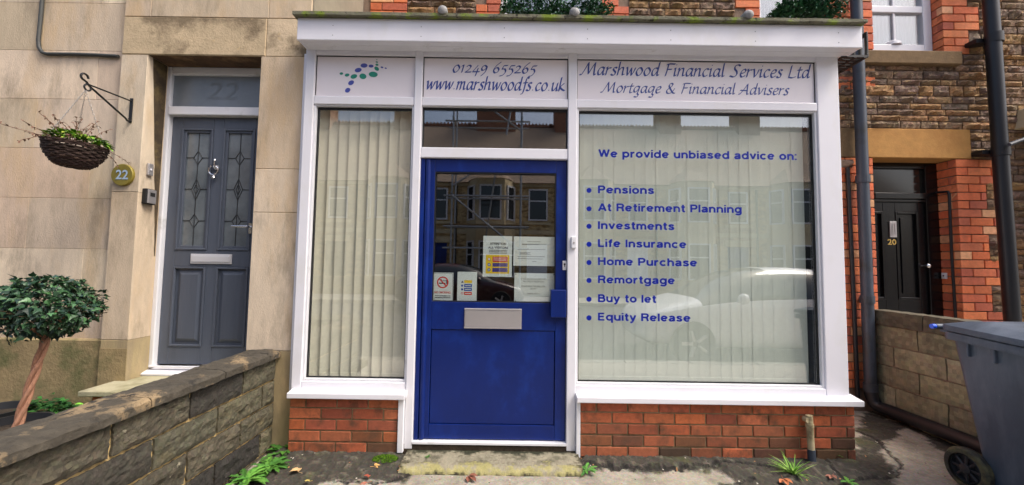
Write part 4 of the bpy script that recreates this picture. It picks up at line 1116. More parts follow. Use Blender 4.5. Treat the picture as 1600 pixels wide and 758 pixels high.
for i in range(rows):
    t = i/(rows-1); r_ = br_*math.cos(t*1.25)**.8 if t < 1 else .04; z_ = -.15*math.sin(t*math.pi/2)
    r_ = br_*(1-t**1.6*.76)
    pts = []
    for k in range(49):
        a = 2*math.pi*k/48; w = .004*math.sin(a*13+i*math.pi)+random.uniform(-.003, .003)
        pts.append(((r_+w)*math.cos(a), (r_+w)*math.sin(a), z_+random.uniform(-.003, .003)))
    q.tube(pts, random.uniform(.005, .008), 5, jit(S(62, 44, 38), .3), False)
for k in range(26):
    a = 2*math.pi*k/26
    q.tube([((br_*(1-t**1.6*.76))*.985*math.cos(a), (br_*(1-t**1.6*.76))*.985*math.sin(a), -.15*math.sin(t*math.pi/2)) for t in (0, .2, .4, .6, .8, 1)], .004, 5, jit(S(48, 36, 32), .2))
q.lathe([(.12, -.03), (.09, -.09), (.03, -.135)], (0, 0, 0), 'z', 24, S(30, 24, 20))
mkobj('wicker_bowl', q, M['wicker'], bk)
for k in range(3):
    a = R(20+120*k); e = tilt @ Vector((br_*.97*math.cos(a), br_*.97*math.sin(a), .005)); s_ = Vector((hx, hy, hz+.0))
    q = MB(); n = 26
    for i in range(n):
        p = s_.lerp(e, i/n); p2 = s_.lerp(e, (i+1.25)/n); d_ = (e-s_).normalized(); o_ = d_.orthogonal().normalized()
        if i % 2: o_ = d_.cross(o_)
        m_ = (p+p2)/2; L_ = (p2-p).length/2
        q.tube([m_+d_*L_*math.cos(t)+o_*.0035*math.sin(t) for t in [2*math.pi*j/8 for j in range(9)]], .0011, 4, caps=False)
    mkobj('chain', q, M['chain'], bk)
q = MB(tilt); random.seed(3)
for i in range(330):
    a = random.uniform(0, 6.283); r_ = br_*.95*math.sqrt(random.random()); hgt = .045*(1-(r_/br_)**2)+random.uniform(-.0, .035)
    p = (r_*math.cos(a)+.01, r_*math.sin(a), hgt)
    d_ = (math.cos(a)+random.uniform(-.6, .6), math.sin(a)+random.uniform(-.6, .6), random.uniform(-.1, .9))
    q.leaf(p, d_, (0, 0, 1), random.uniform(.022, .045), random.uniform(.018, .03), jit(random.choice([S(96, 140, 40), S(120, 164, 50), S(70, 110, 34), S(140, 160, 60)]), .2), .4)
mkobj('foliage', q, M['leafsoft'], bk)
q = MB(tilt)
for i in range(26):
    a = random.uniform(0, 6.283); r_ = random.uniform(.0, .12); L_ = random.uniform(.08, .19)
    lean = random.uniform(.1, .5); p = Vector((r_*math.cos(a), r_*math.sin(a), .01)); pts = [p.copy()]
    if i > 17: r_ = br_; p = Vector((r_*math.cos(a), r_*math.sin(a), .01)); lean = 1.3; L_ = random.uniform(.08, .2); pts = [p.copy()]
    d_ = Vector((math.cos(a)*lean, math.sin(a)*lean, 1 if i <= 17 else random.uniform(-.6, .5)))
    for k in range(5):
        d_ = (d_+Vector((random.uniform(-.35, .35), random.uniform(-.35, .35), random.uniform(-.2, .2)))).normalized(); p = p+d_*(L_/5); pts.append(p.copy())
        for _ in range(2 if k > 0 else 0):
            dd = Vector((random.uniform(-1, 1), random.uniform(-1, 1), random.uniform(-.8, .8)))
            q.leaf(p, dd, (0, 0, 1), random.uniform(.01, .022), .011, (1, 1, 1), .5)
    q.tube(pts, .0017, 4)
mkobj('dry_stems', q, M['twig'], bk)
# on the reveal: key safe and chime
xr_ = xo0
ks = thing('key_safe', 'black and grey key safe on the stone reveal beside the grey door', 'key safe', (xr_, .15, WZ(236, 322, .15)))
def reveal_y(u, v):
    d_ = ray(u, v); t_ = (xr_-CAM.x)/d_.x; return CAM.y+d_.y*t_, CAM.z+d_.z*t_
ya, _ = reveal_y(229, 310); yb_, zc0 = reveal_y(245, 323); zc1 = reveal_y(236, 297)[1]
q = MB(); q.box(xr_+.001, xr_+.036, .105, .185, zc0+.004, zc1); mkobj('back_case', q, M['rubber'], ks, bevel=.006)
q = MB(); q.box(xr_+.0362, xr_+.044, .111, .179, zc0+.01, zc1-.006); fc_ = mkobj('cover', q, M['satin'], ks, bevel=.008)
q = MB(); q.box(xr_+.0442, xr_+.047, .128, .165, zc0+.062, zc0+.09); mkobj('dial_window', q, M['rubber'], fc_, bevel=.003)
dc = thing('door_chime', 'small silver bell box on the stone reveal above the key safe', 'doorbell', (xr_, .14, WZ(237, 277, .14)))
q = MB(); z0_, z1_ = reveal_y(237, 276)[1], reveal_y(237, 257)[1]; q.box(xr_+.001, xr_+.02, .125, .168, z0_, z1_); mkobj('case', q, M['satin'], dc, bevel=.006)
q = MB(); q.lathe([(.008, xr_+.0202), (.006, xr_+.024)], (0, .146, (z0_+z1_)/2), 'x', 12); mkobj('button', q, M['upvc'], dc)

# topiary tree in pot and garden plants
TY = -.47
tp = thing('topiary_tree', 'ball headed ivy tree on a twisted trunk in front of the pale wall', 'tree', (WX(25, 672, TY), TY, .3))
random.seed(11)
b0 = Vector((WX(24, 674, TY), TY, WZ(24, 674, TY))); b1 = Vector((WX(72, 528, TY), TY, WZ(72, 528, TY))); cc_ = Vector((WX(73, 484, TY), TY, WZ(76, 484, TY)))
q = MB()
for s_ in range(3):
    pts = []; rr = []
    for i in range(22):
        t = i/21; p = b0.lerp(b1, t); a = t*8+s_*2.094
        pts.append(p+Vector((math.cos(a)*.0125, math.sin(a)*.0125, 0))); rr.append(.0118-.0022*t)
    pts.insert(0, b0+Vector((-.01, 0, -.15))); rr.insert(0, .022)
    a = s_*2.1; pts += [b1+Vector((.06*math.cos(a), .06*math.sin(a), .06)), cc_+Vector((.12*math.cos(a), .12*math.sin(a), .02))]; rr += [.012, .006]
    q.tube(pts, rr, 8)
mkobj('trunk', q, M['bark'], tp, smooth=True)
q = MB(); IV = [S(40, 66, 46), S(52, 82, 54), S(30, 54, 42), S(74, 108, 74), S(44, 74, 46), S(34, 58, 50), S(60, 96, 58)]
for i in range(2500):
    v = Vector((random.gauss(0, 1), random.gauss(0, 1), random.gauss(0, 1))).normalized()
    rr = random.uniform(.5, 1.12)**.5*(1+.26*fbm(v.x*2.6, v.y*2.6, v.z*2.6))
    p = cc_+Vector((v.x*.212*rr, v.y*.2*rr, v.z*(.16 if v.z > 0 else .165)*rr+.012))
    if v.z < -.45 and random.random() < .55: continue
    d_ = v*.8+Vector((random.uniform(-.8, .8), random.uniform(-.8, .8), random.uniform(-1.0, .2)))
    L_ = random.uniform(.018, .047)
    q.leaf(p, d_, v+Vector((random.uniform(-.5, .5), random.uniform(-.5, .5), .5)), L_, L_*random.uniform(.7, .95), jit(random.choice(IV), .25), random.uniform(.05, .4), 'ivy')
for i in range(60):
    v = Vector((random.gauss(0, 1), random.gauss(0, 1), random.uniform(-.6, .8))).normalized()
    q.tube([cc_+Vector((0, 0, -.05)), cc_+Vector((v.x*.26, v.y*.25, v.z*.14))], .0025, 4, S(70, 60, 44))
mkobj('crown', q, M['leafivy'], tp)
def pot(cx, cy, zr, r, label):
    o = thing('plant_pot', label, 'plant pot', (cx, cy, .06), 'black plant pots behind the garden wall')
    q = MB(); q.lathe([(r*.72, .06), (r*.95, zr-.05), (r*1.0, zr-.05), (r*1.03, zr), (r*.94, zr), (r*.9, zr-.05)], (cx, cy, 0), 'z', 32, cap=False); mkobj('rim_and_wall', q, M['pot'], o, smooth=True, ang=30)
    q = MB(); q.lathe([(r*.3, zr-.03), (r*.9, zr-.045), (r*.9, zr-.06)], (cx, cy, 0), 'z', 24); mkobj('earth', q, M['soil'], o, smooth=True)
pzr = WZ(40, 660, TY)
pot(WX(20, 665, TY), TY, pzr, .155, 'black plant pot holding the twisted ivy tree')
pot(WX(-12, 640, -.1), -.1, WZ(0, 640, -.1), .17, 'black plant pot behind the ivy tree, cut by the photo edge')
random.seed(21)
def bushy(name, label, u, v, Y, w, h, n, pal, cat='plant', grp=None, kind='oval', ls=(.03, .06)):
    cx, cz = W(u, v, Y)
    o = thing(name, label, cat, (cx, Y, .06), grp)
    q = MB()
    for i in range(n):
        a = random.uniform(0, 6.283); r_ = math.sqrt(random.random()); t = random.random()
        p = Vector((cx+w*r_*math.cos(a)*(.6+.4*t), Y+w*.5*r_*math.sin(a), .06+(cz+h-.06)*t*(1-.35*r_)))
        q.leaf(p, (math.cos(a)+random.uniform(-.7, .7), math.sin(a)*.8+random.uniform(-.7, .7)-.3, random.uniform(-.2, 1)), (0, -.3, 1), random.uniform(*ls), random.uniform(*ls)*.6, jit(random.choice(pal), .25), .4, kind)
    mkobj('foliage', q, M['leafsoft'], o)
    q = MB()
    for i in range(14):
        a = random.uniform(0, 6.283); q.tube([(cx, Y, .05), (cx+w*.7*math.cos(a), Y+w*.35*math.sin(a), cz*.8)], .003, 4)
    mkobj('stem', q, M['twig'], o)
bushy('garden_plant', 'dark green leafy plant against the damp stone wall', 72, 640, -.0, .17, .12, 420, [S(48, 92, 40), S(60, 112, 48), S(36, 76, 36)], grp='plants behind the garden wall')
bushy('garden_plant', 'bright green feathery plant below the slab step', 112, 655, -.22, .2, .1, 520, [S(92, 150, 50), S(110, 168, 60), S(76, 132, 44)], grp='plants behind the garden wall', ls=(.02, .045))
bushy('garden_plant', 'small pale green plant between pot and dark wall', 48, 676, -.72, .1, .05, 200, [S(110, 170, 66), S(90, 146, 54)], grp='plants behind the garden wall', ls=(.02, .04))

# ------------------------------------------------------------------ terrace house above and right of the shop
YM = 1.0
h20 = thing('terrace_house', 'brown rubble stone terrace house with orange brick dressings and a black door', 'house', (3.2, YM, 0))
ox0, ox1 = WX(1365, 300, YM), WX(1499, 370, YM); oz1 = WZ(1430, 247.5, YM)
lx0, lx1 = WX(1318, 224, YM), WX(1516, 224, YM); lz0, lz1 = oz1, WZ(1430, 201, YM)
wx0, wx1 = WX(1364, 50, YM), WX(1473, 50, YM); wz0 = WZ(1430, 83.5, YM); wz1 = wz0+1.5
ux = [(WX(782, 10, YM), WX(941, 10, YM)), (WX(1187, 10, YM), WX(1289, 10, YM))]
zroof = fz1+.07; uz0 = zroof+.12
XE = WX(1575, 200, YM)
core = MB(); y_ = YM+.012
core.box(XL-.05, ux[0][0], y_, YM+.3, zroof-.2, 5.2); core.box(ux[0][1], ux[1][0], y_, YM+.3, zroof-.2, 5.2); core.box(ux[1][1], wx0, y_, YM+.3, zroof-.2, 5.2)
core.box(ux[0][0], ux[0][1], y_, YM+.3, zroof-.2, uz0); core.box(ux[1][0], ux[1][1], y_, YM+.3, zroof-.2, uz0)
core.box(wx0, wx1, y_, YM+.3, lz1-.05, wz0-.0); core.box(wx1+.012, XE+.3, y_, YM+.3, lz1-.05, 5.2); core.box(ux[1][1]-.0, wx0, y_, YM+.3, lz1-.05, zroof-.2)
core.box(XR-.05, ox0-.002, y_, YM+.3, -.05, lz1-.05); core.box(ox1+.012, XE+.3, y_, YM+.3, -.05, lz1-.05)
core.box(ox0-.002, ox1+.012, y_+.02, YM+.3, oz1+.005, lz1-.05)
for a, b_, zz in ((ux[0][0], ux[0][1], 4.9), (ux[1][0], ux[1][1], 4.9), (wx0, wx1, wz1)): core.box(a, b_, y_, YM+.3, zz, 5.2)
hw = mkobj('wall', core, M['mortar_grey'], h20)
random.seed(5)
zl_ = lz0; HB = .0815; ZQ = zl_-HB*27
def quoin(z0, z1, ext, xf=None, depth=.05, yf=YM-.004):
    q = MB(xf); courses(q, z0, z1, HB, lambda z, i: [ext(i)], .225, .01, yf, OLDR, depth=depth); mkobj('brick_dressing', q, M['oldbrick'], hw)
tooth = lambda i, k, a, b_: a if (i//k) % 2 else b_
quoin(ZQ, zl_, lambda i: (XR-.03, ox0)); quoin(ZQ, zl_, lambda i: (ox1, ox1+tooth(i, 3, .28, .40)))
quoin(wz0, 4.2, lambda i: (wx1, wx1+tooth(i, 3, .36, .25))); quoin(zroof, 4.2, lambda i: (ux[1][1], wx0))
quoin(zroof, 4.2, lambda i: (ux[0][0]-tooth(i, 2, .14, .24), ux[0][0])); quoin(zroof, 4.2, lambda i: (ux[1][0]-tooth(i, 2, .24, .14), ux[1][0]))
quoin(zroof, 4.2, lambda i: (ux[0][1], ux[0][1]+tooth(i, 2, .16, .26))); quoin(zroof, 4.2, lambda i: (XL+.08, XL+.44))
# brick reveals, door and window
quoin(ZQ, zl_, lambda i: (-.3, -.002), Matrix.Translation((ox1, YM, 0)) @ Matrix.Rotation(R(-90), 4, 'Z'), .03, 0)
quoin(wz0, 4.2, lambda i: (-.14, -.002), Matrix.Translation((wx1, YM, 0)) @ Matrix.Rotation(R(-90), 4, 'Z'), .03, 0)
def rubble(z0, z1, ext, parent=None):
    q = MB(); courses(q, z0, z1, .086, lambda z, i: [ext(z)], .25, .013, YM, RUB, depth=.04, step=.022, fine=.5, kind='rock', jz=(.7, .85, 1.0, 1.25), amp=.034, varlen=.5, half=False)
    mkobj('rubble_stonework', q, M['rubble'], parent or hw, smooth=False)
XE2 = XE+.28
rubble(ZQ, lz0, lambda z: (ox1+tooth(int((z-ZQ)/HB), 3, .29, .41), XE2)); rubble(lz0, lz1, lambda z: (lx1+.006, XE2)); rubble(lz1, wz0-.11, lambda z: (XR-.03, XE2))
rubble(wz0-.11, wz0, lambda z: (WX(1506, 92, YM), XE2))
rubble(wz0, 4.2, lambda z: (wx1+tooth(int((z-wz0)/HB), 3, .37, .26), XE2)); rubble(zroof, 4.2, lambda z: (XL+.45, ux[0][0]-.25)); rubble(zroof, 4.2, lambda z: (ux[0][1]+.27, ux[1][0]-.25))
q = MB(); q.cham(lx0+.13, lx1, YM-.008, YM+.2, lz0+.002, lz1-.004, .006, (1, 1, 1)); mkobj('lintel', q, M['goldlintel'], h20)
q = MB(); q.cham(XR-.03, lx0+.125, YM-.006, YM+.2, lz0+.002, lz1-.004, .006, (1, 1, 1)); mkobj('lintel', q, M['sillstone'], h20, label='short grey stone lintel behind the drainpipe')
# upstairs windows
def upwin(x0, x1, z0, z1, y, nb, lab, w=.065, r0=.49):
    q = MB()
    q.box(x0, x0+w, y, y+.07, z0, z1); q.box(x1-w, x1, y, y+.07, z0, z1); q.box(x0+w, x1-w, y+.001, y+.07, z0, z0+w); q.box(x0+w, x1-w, y+.001, y+.07, z1-w, z1)
    q.box(x0+w, x1-w, y+.002, y+.06, z0+r0, z0+r0+.07); 
    for i in range(1, nb):
        xm = x0+w+(x1-x0-2*w)*i/nb; q.box(xm-.013, xm+.013, y+.012, y+.05, z0+w, z0+r0); q.box(xm-.013, xm+.013, y+.012, y+.05, z0+r0+.07, z1-w)
    o = mkobj('window', q, M['upvc'], h20, bevel=.006); o['label'] = lab
    pane(x0+w-.003, x1-w+.003, z0+w-.003, z1-w+.003, y+.03, M['glass_up'], o, 'pane')
    c = MB(); n = 60; vs = []; fs = []
    for i in range(n+1):
        x = x0+.02+(x1-x0-.04)*i/n
        for z in (z0+.05, z1-.05): vs.append((x, y+.13+.004*math.sin(i*1.9), z))
    for i in range(n): fs.append((2*i, 2*i+2, 2*i+3, 2*i+1))
    c.add(vs, fs); mkobj('curtain', c, M['curtain'], o, smooth=True)
    return o
wR = upwin(wx0-.05, WX(1457, 60, YM+.09), WZ(1410, 82, YM+.09), wz1, YM+.09, 2, 'white two light window above the black door', .085, .42)
upwin(ux[0][0]+.0, ux[0][1]-.0, uz0, 4.9, YM+.08, 2, 'white upstairs window behind the left hedge trough')
upwin(ux[1][0]+.0, ux[1][1]-.0, uz0, 4.9, YM+.08, 1, 'white upstairs window behind the right hedge trough')
q = MB(); cx, cz = W(1385, 71, YM+.2); q.lathe([(.085, 0), (.08, .03), (.05, .05), (.01, .058)], (cx, YM+.155, WZ(1385, 74, YM+.155)), 'z', 20); 
tag(mkobj('white_bowl', q, M['upvc'], smooth=True), 'white upturned bowl on the sill inside the window over the black door', 'bowl')
q = MB(); q.cham(WX(1338, 90, YM-.06), WX(1504.5, 92, YM-.06), YM-.06, YM+.12, WZ(1430, 99, YM-.06), wz0-.002, .008, (1, 1, 1), .002); mkobj('sill', q, M['sillstone'], wR)
# black door
YK = YM+.19
fx_0, fx_1 = ox0+.0, WX(1466, 380, YK)
q = MB(); kz1 = WZ(1410, 316, YK); kf0, kf1 = WZ(1405, 302, YK), WZ(1405, 264, YK)
q.box(ox0-.3, WX(1366, 380, YK), YK-.02, YK+.06, 0, oz1+.03)
q.box(WX(1447, 380, YK), ox1+.05, YK-.02, YK+.06, 0, oz1+.03)
q.box(WX(1366, 380, YK), WX(1447, 380, YK), YK-.019, YK+.06, kf1, oz1+.03); q.box(WX(1366, 380, YK), WX(1447, 380, YK), YK-.03, YK+.06, kz1+.03, kf0)
q.box(WX(1366, 380, YK), WX(1447, 380, YK), YK-.018, YK+.06, kz1, kz1+.028)
q.box(ox0-.3, ox1+.05, YK-.01, YK+.06, -.05, .03)
mkobj('door_frame', q, M['blackgloss'], h20, bevel=.006)
pane(WX(1365, 283, YK), WX(1448, 283, YK), kf0-.004, kf1+.004, YK+.01, mat('dark_fanlight', S(34, 34, 32), .1, spec=.6), h20, 'fanlight')
q = MB(); kx0, kx1 = WX(1366, 380, YK)+.003, WX(1447, 380, YK)-.003
q2 = [(WX(1362, 400, YK)-.02, WX(1382, 400, YK)), (WX(1401, 400, YK), WX(1437, 400, YK))]; pz0_, pz1_ = WZ(1410, 468, YK), WZ(1410, 331, YK)
xs = [kx0, q2[0][1], q2[1][0], q2[1][1], kx1]
q.box(xs[1], xs[2], YK, YK+.045, .03, kz1-.004); q.box(xs[3], xs[4], YK, YK+.045, .03, kz1-.004)
q.box(kx0-.12, kx0-.05, YK, YK+.045, .03, kz1-.004)
for a, b_ in ((kx0-.05, xs[1]), (xs[2], xs[3])):
    q.box(a, b_, YK+.0005, YK+.045, pz1_, kz1-.004); q.box(a, b_, YK+.0005, YK+.045, .03, pz0_); q.box(a, b_, YK+.018, YK+.04, pz0_, pz1_)
    for bx in ((a, a+.022, pz0_, pz1_), (b_-.022, b_, pz0_, pz1_), (a+.022, b_-.022, pz0_, pz0_+.022), (a+.022, b_-.022, pz1_-.022, pz1_)): q.box(bx[0], bx[1], YK-.006, YK+.02, bx[2], bx[3])
    q.box(a+.06, b_-.06, YK+.008, YK+.02, pz0_+.06, pz1_-.06)
dk = mkobj('door', q, M['blackgloss'], h20, bevel=.004)
q = MB(); q.box(WX(1389, 358, YK), WX(1399.5, 358, YK), YK-.012, YK-.0005, WZ(1394, 371, YK), WZ(1394, 346, YK)); q.tube([(WX(1394, 348, YK), YK-.025, WZ(1394, 349, YK)), (WX(1394, 348, YK), YK-.028, WZ(1394, 367, YK))], .006, 8); mkobj('letter_plate', q, M['satin'], dk, bevel=.002)
q = MB(); put_text(q, '20', WX(1386.5, 378, YK), WX(1400, 378, YK), WZ(1393, 382.5, YK), .055, YK-.003, .02); mkobj('numeral', q, M['gold'], dk)
q = MB(); cx, cz = W(1450-1.0, 415.5, YK); cx = min(cx, kx1-.03); q.lathe([(.006, YK-.001), (.008, YK-.03), (.02, YK-.04), (.021, YK-.05), (.012, YK-.06), (.002, YK-.062)], (cx, 0, cz), 'y', 18); mkobj('knob', q, M['chrome'], dk, smooth=True)
# conduit and bell on the brick reveal
cq = MB(); xx = ox1-.012
def rv(u, v):
    d_ = ray(u, v); t_ = (xx-CAM.x)/d_.x; return (xx, CAM.y+d_.y*t_, CAM.z+d_.z*t_)
cq.tube([rv(1461, 301), rv(1475, 300), rv(1481, 299.5), rv(1483, 304), rv(1487, 400), rv(1494, 510), (xx, rv(1494, 510)[1], 0.05)], .011, 8)
tag(mkobj('cable_conduit', cq, M['blackpipe'], smooth=True), 'thin black conduit bent over on the brick reveal of the black door', 'cable')
bp2 = thing('bell_push', 'tiny cream bell push on the brick reveal of the black door', 'bell push', rv(1475, 431))
q = MB(); a_, c_ = rv(1475.5, 431)[1:]; q.box(ox1-.02, ox1-.001, a_-.02, a_+.02, c_-.03, c_+.03); mkobj('case', q, M['upvc_dirty'], bp2, bevel=.003)
q = MB(); q.lathe([(.008, ox1-.0205), (.006, ox1-.025)], (0, a_, c_), 'x', 12); mkobj('button', q, M['iron'], bp2)

# pipes
def vpipe(name, label, pts, r, m, collars=(), cat='drainpipe'):
    o = thing(name, label, cat, pts[-1])
    q = MB(); q.tube(pts, r, 18); mkobj('pipe', q, m, o, smooth=True)
    for z, x, y in collars:
        q = MB(); q.tube([(x, y, z-.035), (x, y, z+.035)], r*1.18, 18); q.box(x-.012, x+.012, y, YM-.001, z-.012, z+.012); mkobj('collar', q, m, o)
    return o
yp = YM-.075; xp = WX(1350, 330, yp)
vpipe('drainpipe', 'grey round drainpipe between the shop bay and the black door', [(xp, yp, 5), (xp, yp, 1.0), (xp, yp, .16)], .047, M['pipe'], ((WZ(1350, 280, yp), xp, yp), (WZ(1355, 468, yp), xp, yp), (WZ(1360, 605, yp), xp, yp)))
xt = WX(1329, 400, YM-.03)
vpipe('thin_pipe', 'thin black pipe beside the grey drainpipe at the shop corner', [(xt, YM-.03, WZ(1326, 262, YM-.03)), (xt+.01, YM-.035, 1.0), (xt+.02, YM-.03, .1)], .018, M['blackpipe'], (), 'pipe')
pe = thing('cement_blob', 'ragged grey mortar lump over the thin black pipe', 'mortar lump', (xt, YM, WZ(1326, 258, YM)))
q = MB(); q.rock(xt-.06, xt+.07, WZ(1326, 262, YM), WZ(1326, 250, YM), YM-.012, .05, S(150, 132, 112), step=.015); mkobj('lump', q, M['mortar_grey'], pe, smooth=True)
XWL = WX(1362, 560, YM)
q = MB(); zp_ = .085
q.tube([(xp, yp, .2), (xp+.003, yp-.02, .12), (xp+.02, yp-.06, zp_), (XWL-.06, yp-.16, zp_), (XWL-.062, .3, zp_), (XWL-.064, -.5, zp_)], .052, 16)
tag(mkobj('ground_pipe', q, M['blackpipe'], smooth=True), 'black pipe lying along the foot of the pale block wall', 'pipe')
yb2 = YM-.14; xb = WX(1564, 250, yb2)
bt = thing('soil_pipe', 'thick black cast iron soil pipe at the far right of the house fronts', 'drainpipe', (xb, yb2, 0))
q = MB(); q.tube([(xb-.02, yb2, 5), (xb, yb2, 2.2), (xb+.035, yb2, .0)], .055, 22); mkobj('pipe', q, mat('black_iron_pipe', S(24, 27, 33), .4, var=.15), bt, smooth=True)
for v in (236, 60):
    z = WZ(1564, v, yb2); q = MB(); q.tube([(xb, yb2, z-.05), (xb, yb2, z+.04)], .064, 22); q.box(xb-.12, xb+.12, yb2+.04, YM, z-.02, z+.02); mkobj('collar', q, M['blackpipe'], bt, smooth=True)
# black plastic gutter bracket at the end of the fascia
gb = thing('gutter_bracket', 'black slotted plastic bracket hanging at the right end of the fascia', 'bracket', (fx1+.03, .2, fz0-.05))
q = MB(); x1_ = WX(1357, 70, .0); z0_ = WZ(1352, 89, .0); z1_ = WZ(1352, 49, .0)
q.box(x1_-.012, x1_, 0, .45, z1_-.03, z1_); q.box(x1_-.012, x1_, 0, .45, z0_, z0_+.03)
for i in range(9):
    y = 0+i*.053; q.box(x1_-.012, x1_, y, y+.02, z0_+.03, z1_-.03)
mkobj('side_grille', q, M['iron'], gb, bevel=.002)
q = MB(); xa = XR+.012
for i in range(12):
    y = 0+i*.039; q.box(xa, x1_-.0125, y, y+.026, z0_-.002, z0_+.014)
for x in (xa, (xa+x1_)/2-.01, x1_-.035): q.box(x, x+.02, 0, .45, z0_-.006, z0_-.0025)
mkobj('bottom_grille', q, M['iron'], gb)

# neighbouring house beyond the thick pipe
nb = thing('neighbour_house', 'sliver of stone house with pale cornice right of the thick black pipe', 'house', (XE+1, YM, 0))
q = MB(); q.box(XE+.3, XE+3, YM+.012, YM+.4, -.05, 5.2); nw = mkobj('wall', q, M['mortar_grey'], nb)
q = MB(); courses(q, 0, 4.2, .105, lambda z, i: [(XE+.29, XE+1.6)], .24, .016, YM, RUB, depth=.04, kind='rock', jz=(.75, .9, 1.0, 1.2), amp=.03, varlen=.45, half=False); mkobj('rubble_stonework', q, M['rubble'], nw)
q = MB(); cx, cz = W(1582, 158, YM)
q.prism([(cx, WZ(1580, 184, YM-.3)), (cx+1.5, WZ(1580, 184, YM-.3)), (cx+1.5, WZ(1580, 150, YM-.3)), (cx+.05, WZ(1580, 150, YM-.3)), (cx+.03, WZ(1580, 170, YM-.3))], YM-.3, YM+.01); mkobj('cornice', q, M['fardress'], nb, bevel=.01)
q = MB(); q.box(cx+.12, cx+1.5, YM-.2, YM+.008, 0, WZ(1580, 186, YM-.3)); mkobj('bay_side', q, M['goldlintel'], nb, bevel=.01)
q = MB(); q.tube([W_ for W_ in [(WX(1577, 232, YM-.25), YM-.25, WZ(1577, 226, YM-.25)), (WX(1590, 222, YM-.25), YM-.25, WZ(1590, 221, YM-.25)), (WX(1610, 212, YM-.25), YM-.25, WZ(1610, 214, YM-.25))]], .016, 8)
tag(mkobj('waste_pipe', q, M['pipe'], smooth=True), 'small grey pipe joining the thick black pipe', 'pipe')

# pale block wall
bw = thing('block_wall', 'low pale concrete block wall beside the passage and wheelie bin', 'wall', (XWL, .3, 0))
Hb = CAM.z-.37
q = MB(); q.box(XWL+.012, XWL+.13, -.45, YM-.006, -.02, Hb-.13); bcore = mkobj('wall_core', q, M['mortar_grey'], bw)
BLK = [S(140, 135, 108), S(150, 144, 116), S(130, 126, 102), S(122, 117, 95)]
q = MB(Matrix.Translation((XWL, 0, 0)) @ Matrix.Rotation(R(-90), 4, 'Z'))
zz0 = Hb-.13-.178*5
def moss(x, z, c): return mixc(c, S(86, 80, 62), max(0, min(.8, fbm(x*2.5, z*2.5, 8)*.9+.15)))
courses(q, zz0, Hb-.131, .178, lambda z, i: [(-YM+.008, .45)], .42, .011, 0, BLK, depth=.03, kind='rock', amp=.006, rowcol=moss)
mkobj('blockwork', q, M['block'], bcore, smooth=True, ang=50)
q = MB(Matrix.Translation((XWL, 0, 0)) @ Matrix.Rotation(R(-90), 4, 'Z'))
for i in range(3):
    a = -YM+.01+i*.48; q.rock(a, a+.474, Hb-.128, Hb, -.012, .016, S(84, 79, 65), depth=.15)
q.box(-YM+.012, .44, 0.0, .135, Hb-.12, Hb-.004, S(88, 82, 68))
mkobj('coping', q, M['block'], bw, smooth=True, ang=50, label='dark mossy coping of the block wall')

# ------------------------------------------------------------------ wheelie bin
BY = -.38
bn = thing('wheelie_bin', 'dark grey wheelie bin with mossy wheel parked by the block wall', 'bin', (2.9, -.1, 0))
LT, LB = .72, .52; WTp, WBt = .57, .51
BX, BYk = 2.77, -.235
xbt = .13
XF = Matrix.Translation((BX, BYk, 0)) @ Matrix.Rotation(R(-90), 4, 'Z')
zbk = .955; zfr = .90; zbo = .06
def ring(t):   # t 0 bottom .. 1 rim
    x0_ = xbt*(1-t); x1_ = x0_+LB+(LT-LB)*t; w_ = WBt+(WTp-WBt)*t; yo = (WTp-w_)/2
    z_a = zbo+(zbk-zbo)*t; z_b = zbo+(zfr-zbo)*t; r_ = .045
    pts = []
    for (cx, cy, s0) in ((x0_+r_, yo+r_, 180), (x1_-r_, yo+r_, 270), (x1_-r_, yo+w_-r_, 0), (x0_+r_, yo+w_-r_, 90)):
        for k in range(5):
            a = R(s0+k*22.5); px = cx+r_*math.cos(a); pts.append((px, cy+r_*math.sin(a), z_a+(z_b-z_a)*(px-x0_)/(x1_-x0_)))
    return pts
q = MB(XF); ts = [0, .03, .1, .25, .45, .62, .8, .93, 1.0]; vs = []; fs = []
for t in ts: vs += ring(t)
n = 20
for i in range(len(ts)-1):
    for k in range(n): fs.append((i*n+k, i*n+(k+1) % n, (i+1)*n+(k+1) % n, (i+1)*n+k))
fs += [tuple(range(n-1, -1, -1)), tuple((len(ts)-1)*n+k for k in range(n))]
q.add(vs, fs); mkobj('body', q, M['binplastic'], bn, smooth=True, ang=50)
def lip(z0o, z1o, grow, name, m=M['binplastic'], xb_=0):
    q = MB(XF); vs = []; top = ring(1.0); cx = sum(p[0] for p in top)/n; cy = sum(p[1] for p in top)/n
    def gro(p, g_, dz): 
        dx, dy = p[0]-cx, p[1]-cy; L_ = math.hypot(dx, dy); return (p[0]+dx/L_*g_, p[1]+dy/L_*g_, p[2]+dz)
    lev = [(grow, z0o), (grow+.003, (z0o+z1o)/2), (grow-.004, z1o)]
    if name == 'lid': lev += [(-.06, z1o+.026), (-.16, z1o+.038)]
    for g_, dz in lev: vs += [gro(p, g_, dz) for p in top]
    fs = []
    m_ = len(lev)-1
    for i in range(m_):
        for k in range(n): fs.append((i*n+k, i*n+(k+1) % n, (i+1)*n+(k+1) % n, (i+1)*n+k))
    fs += [tuple(range(n-1, -1, -1)), tuple(m_*n+k for k in range(n))]
    q.add(vs, fs); return q
mkobj('rim', lip(-.058, -.012, .03, 'rim'), M['binplastic'], bn, smooth=True, ang=40)
q = lip(-.004, .03, .038, 'lid')
mkobj('lid', q, M['binplastic'], bn, smooth=True, ang=40)
for x in (.1, .23, .36, .49, .62):
    q = MB(XF); q.box(x, x+.016, -.012, .02, zbk-.055-x*.076-.085, zbk-.042-x*.076); mkobj('rib', q, M['binplastic'], bn, bevel=.004)
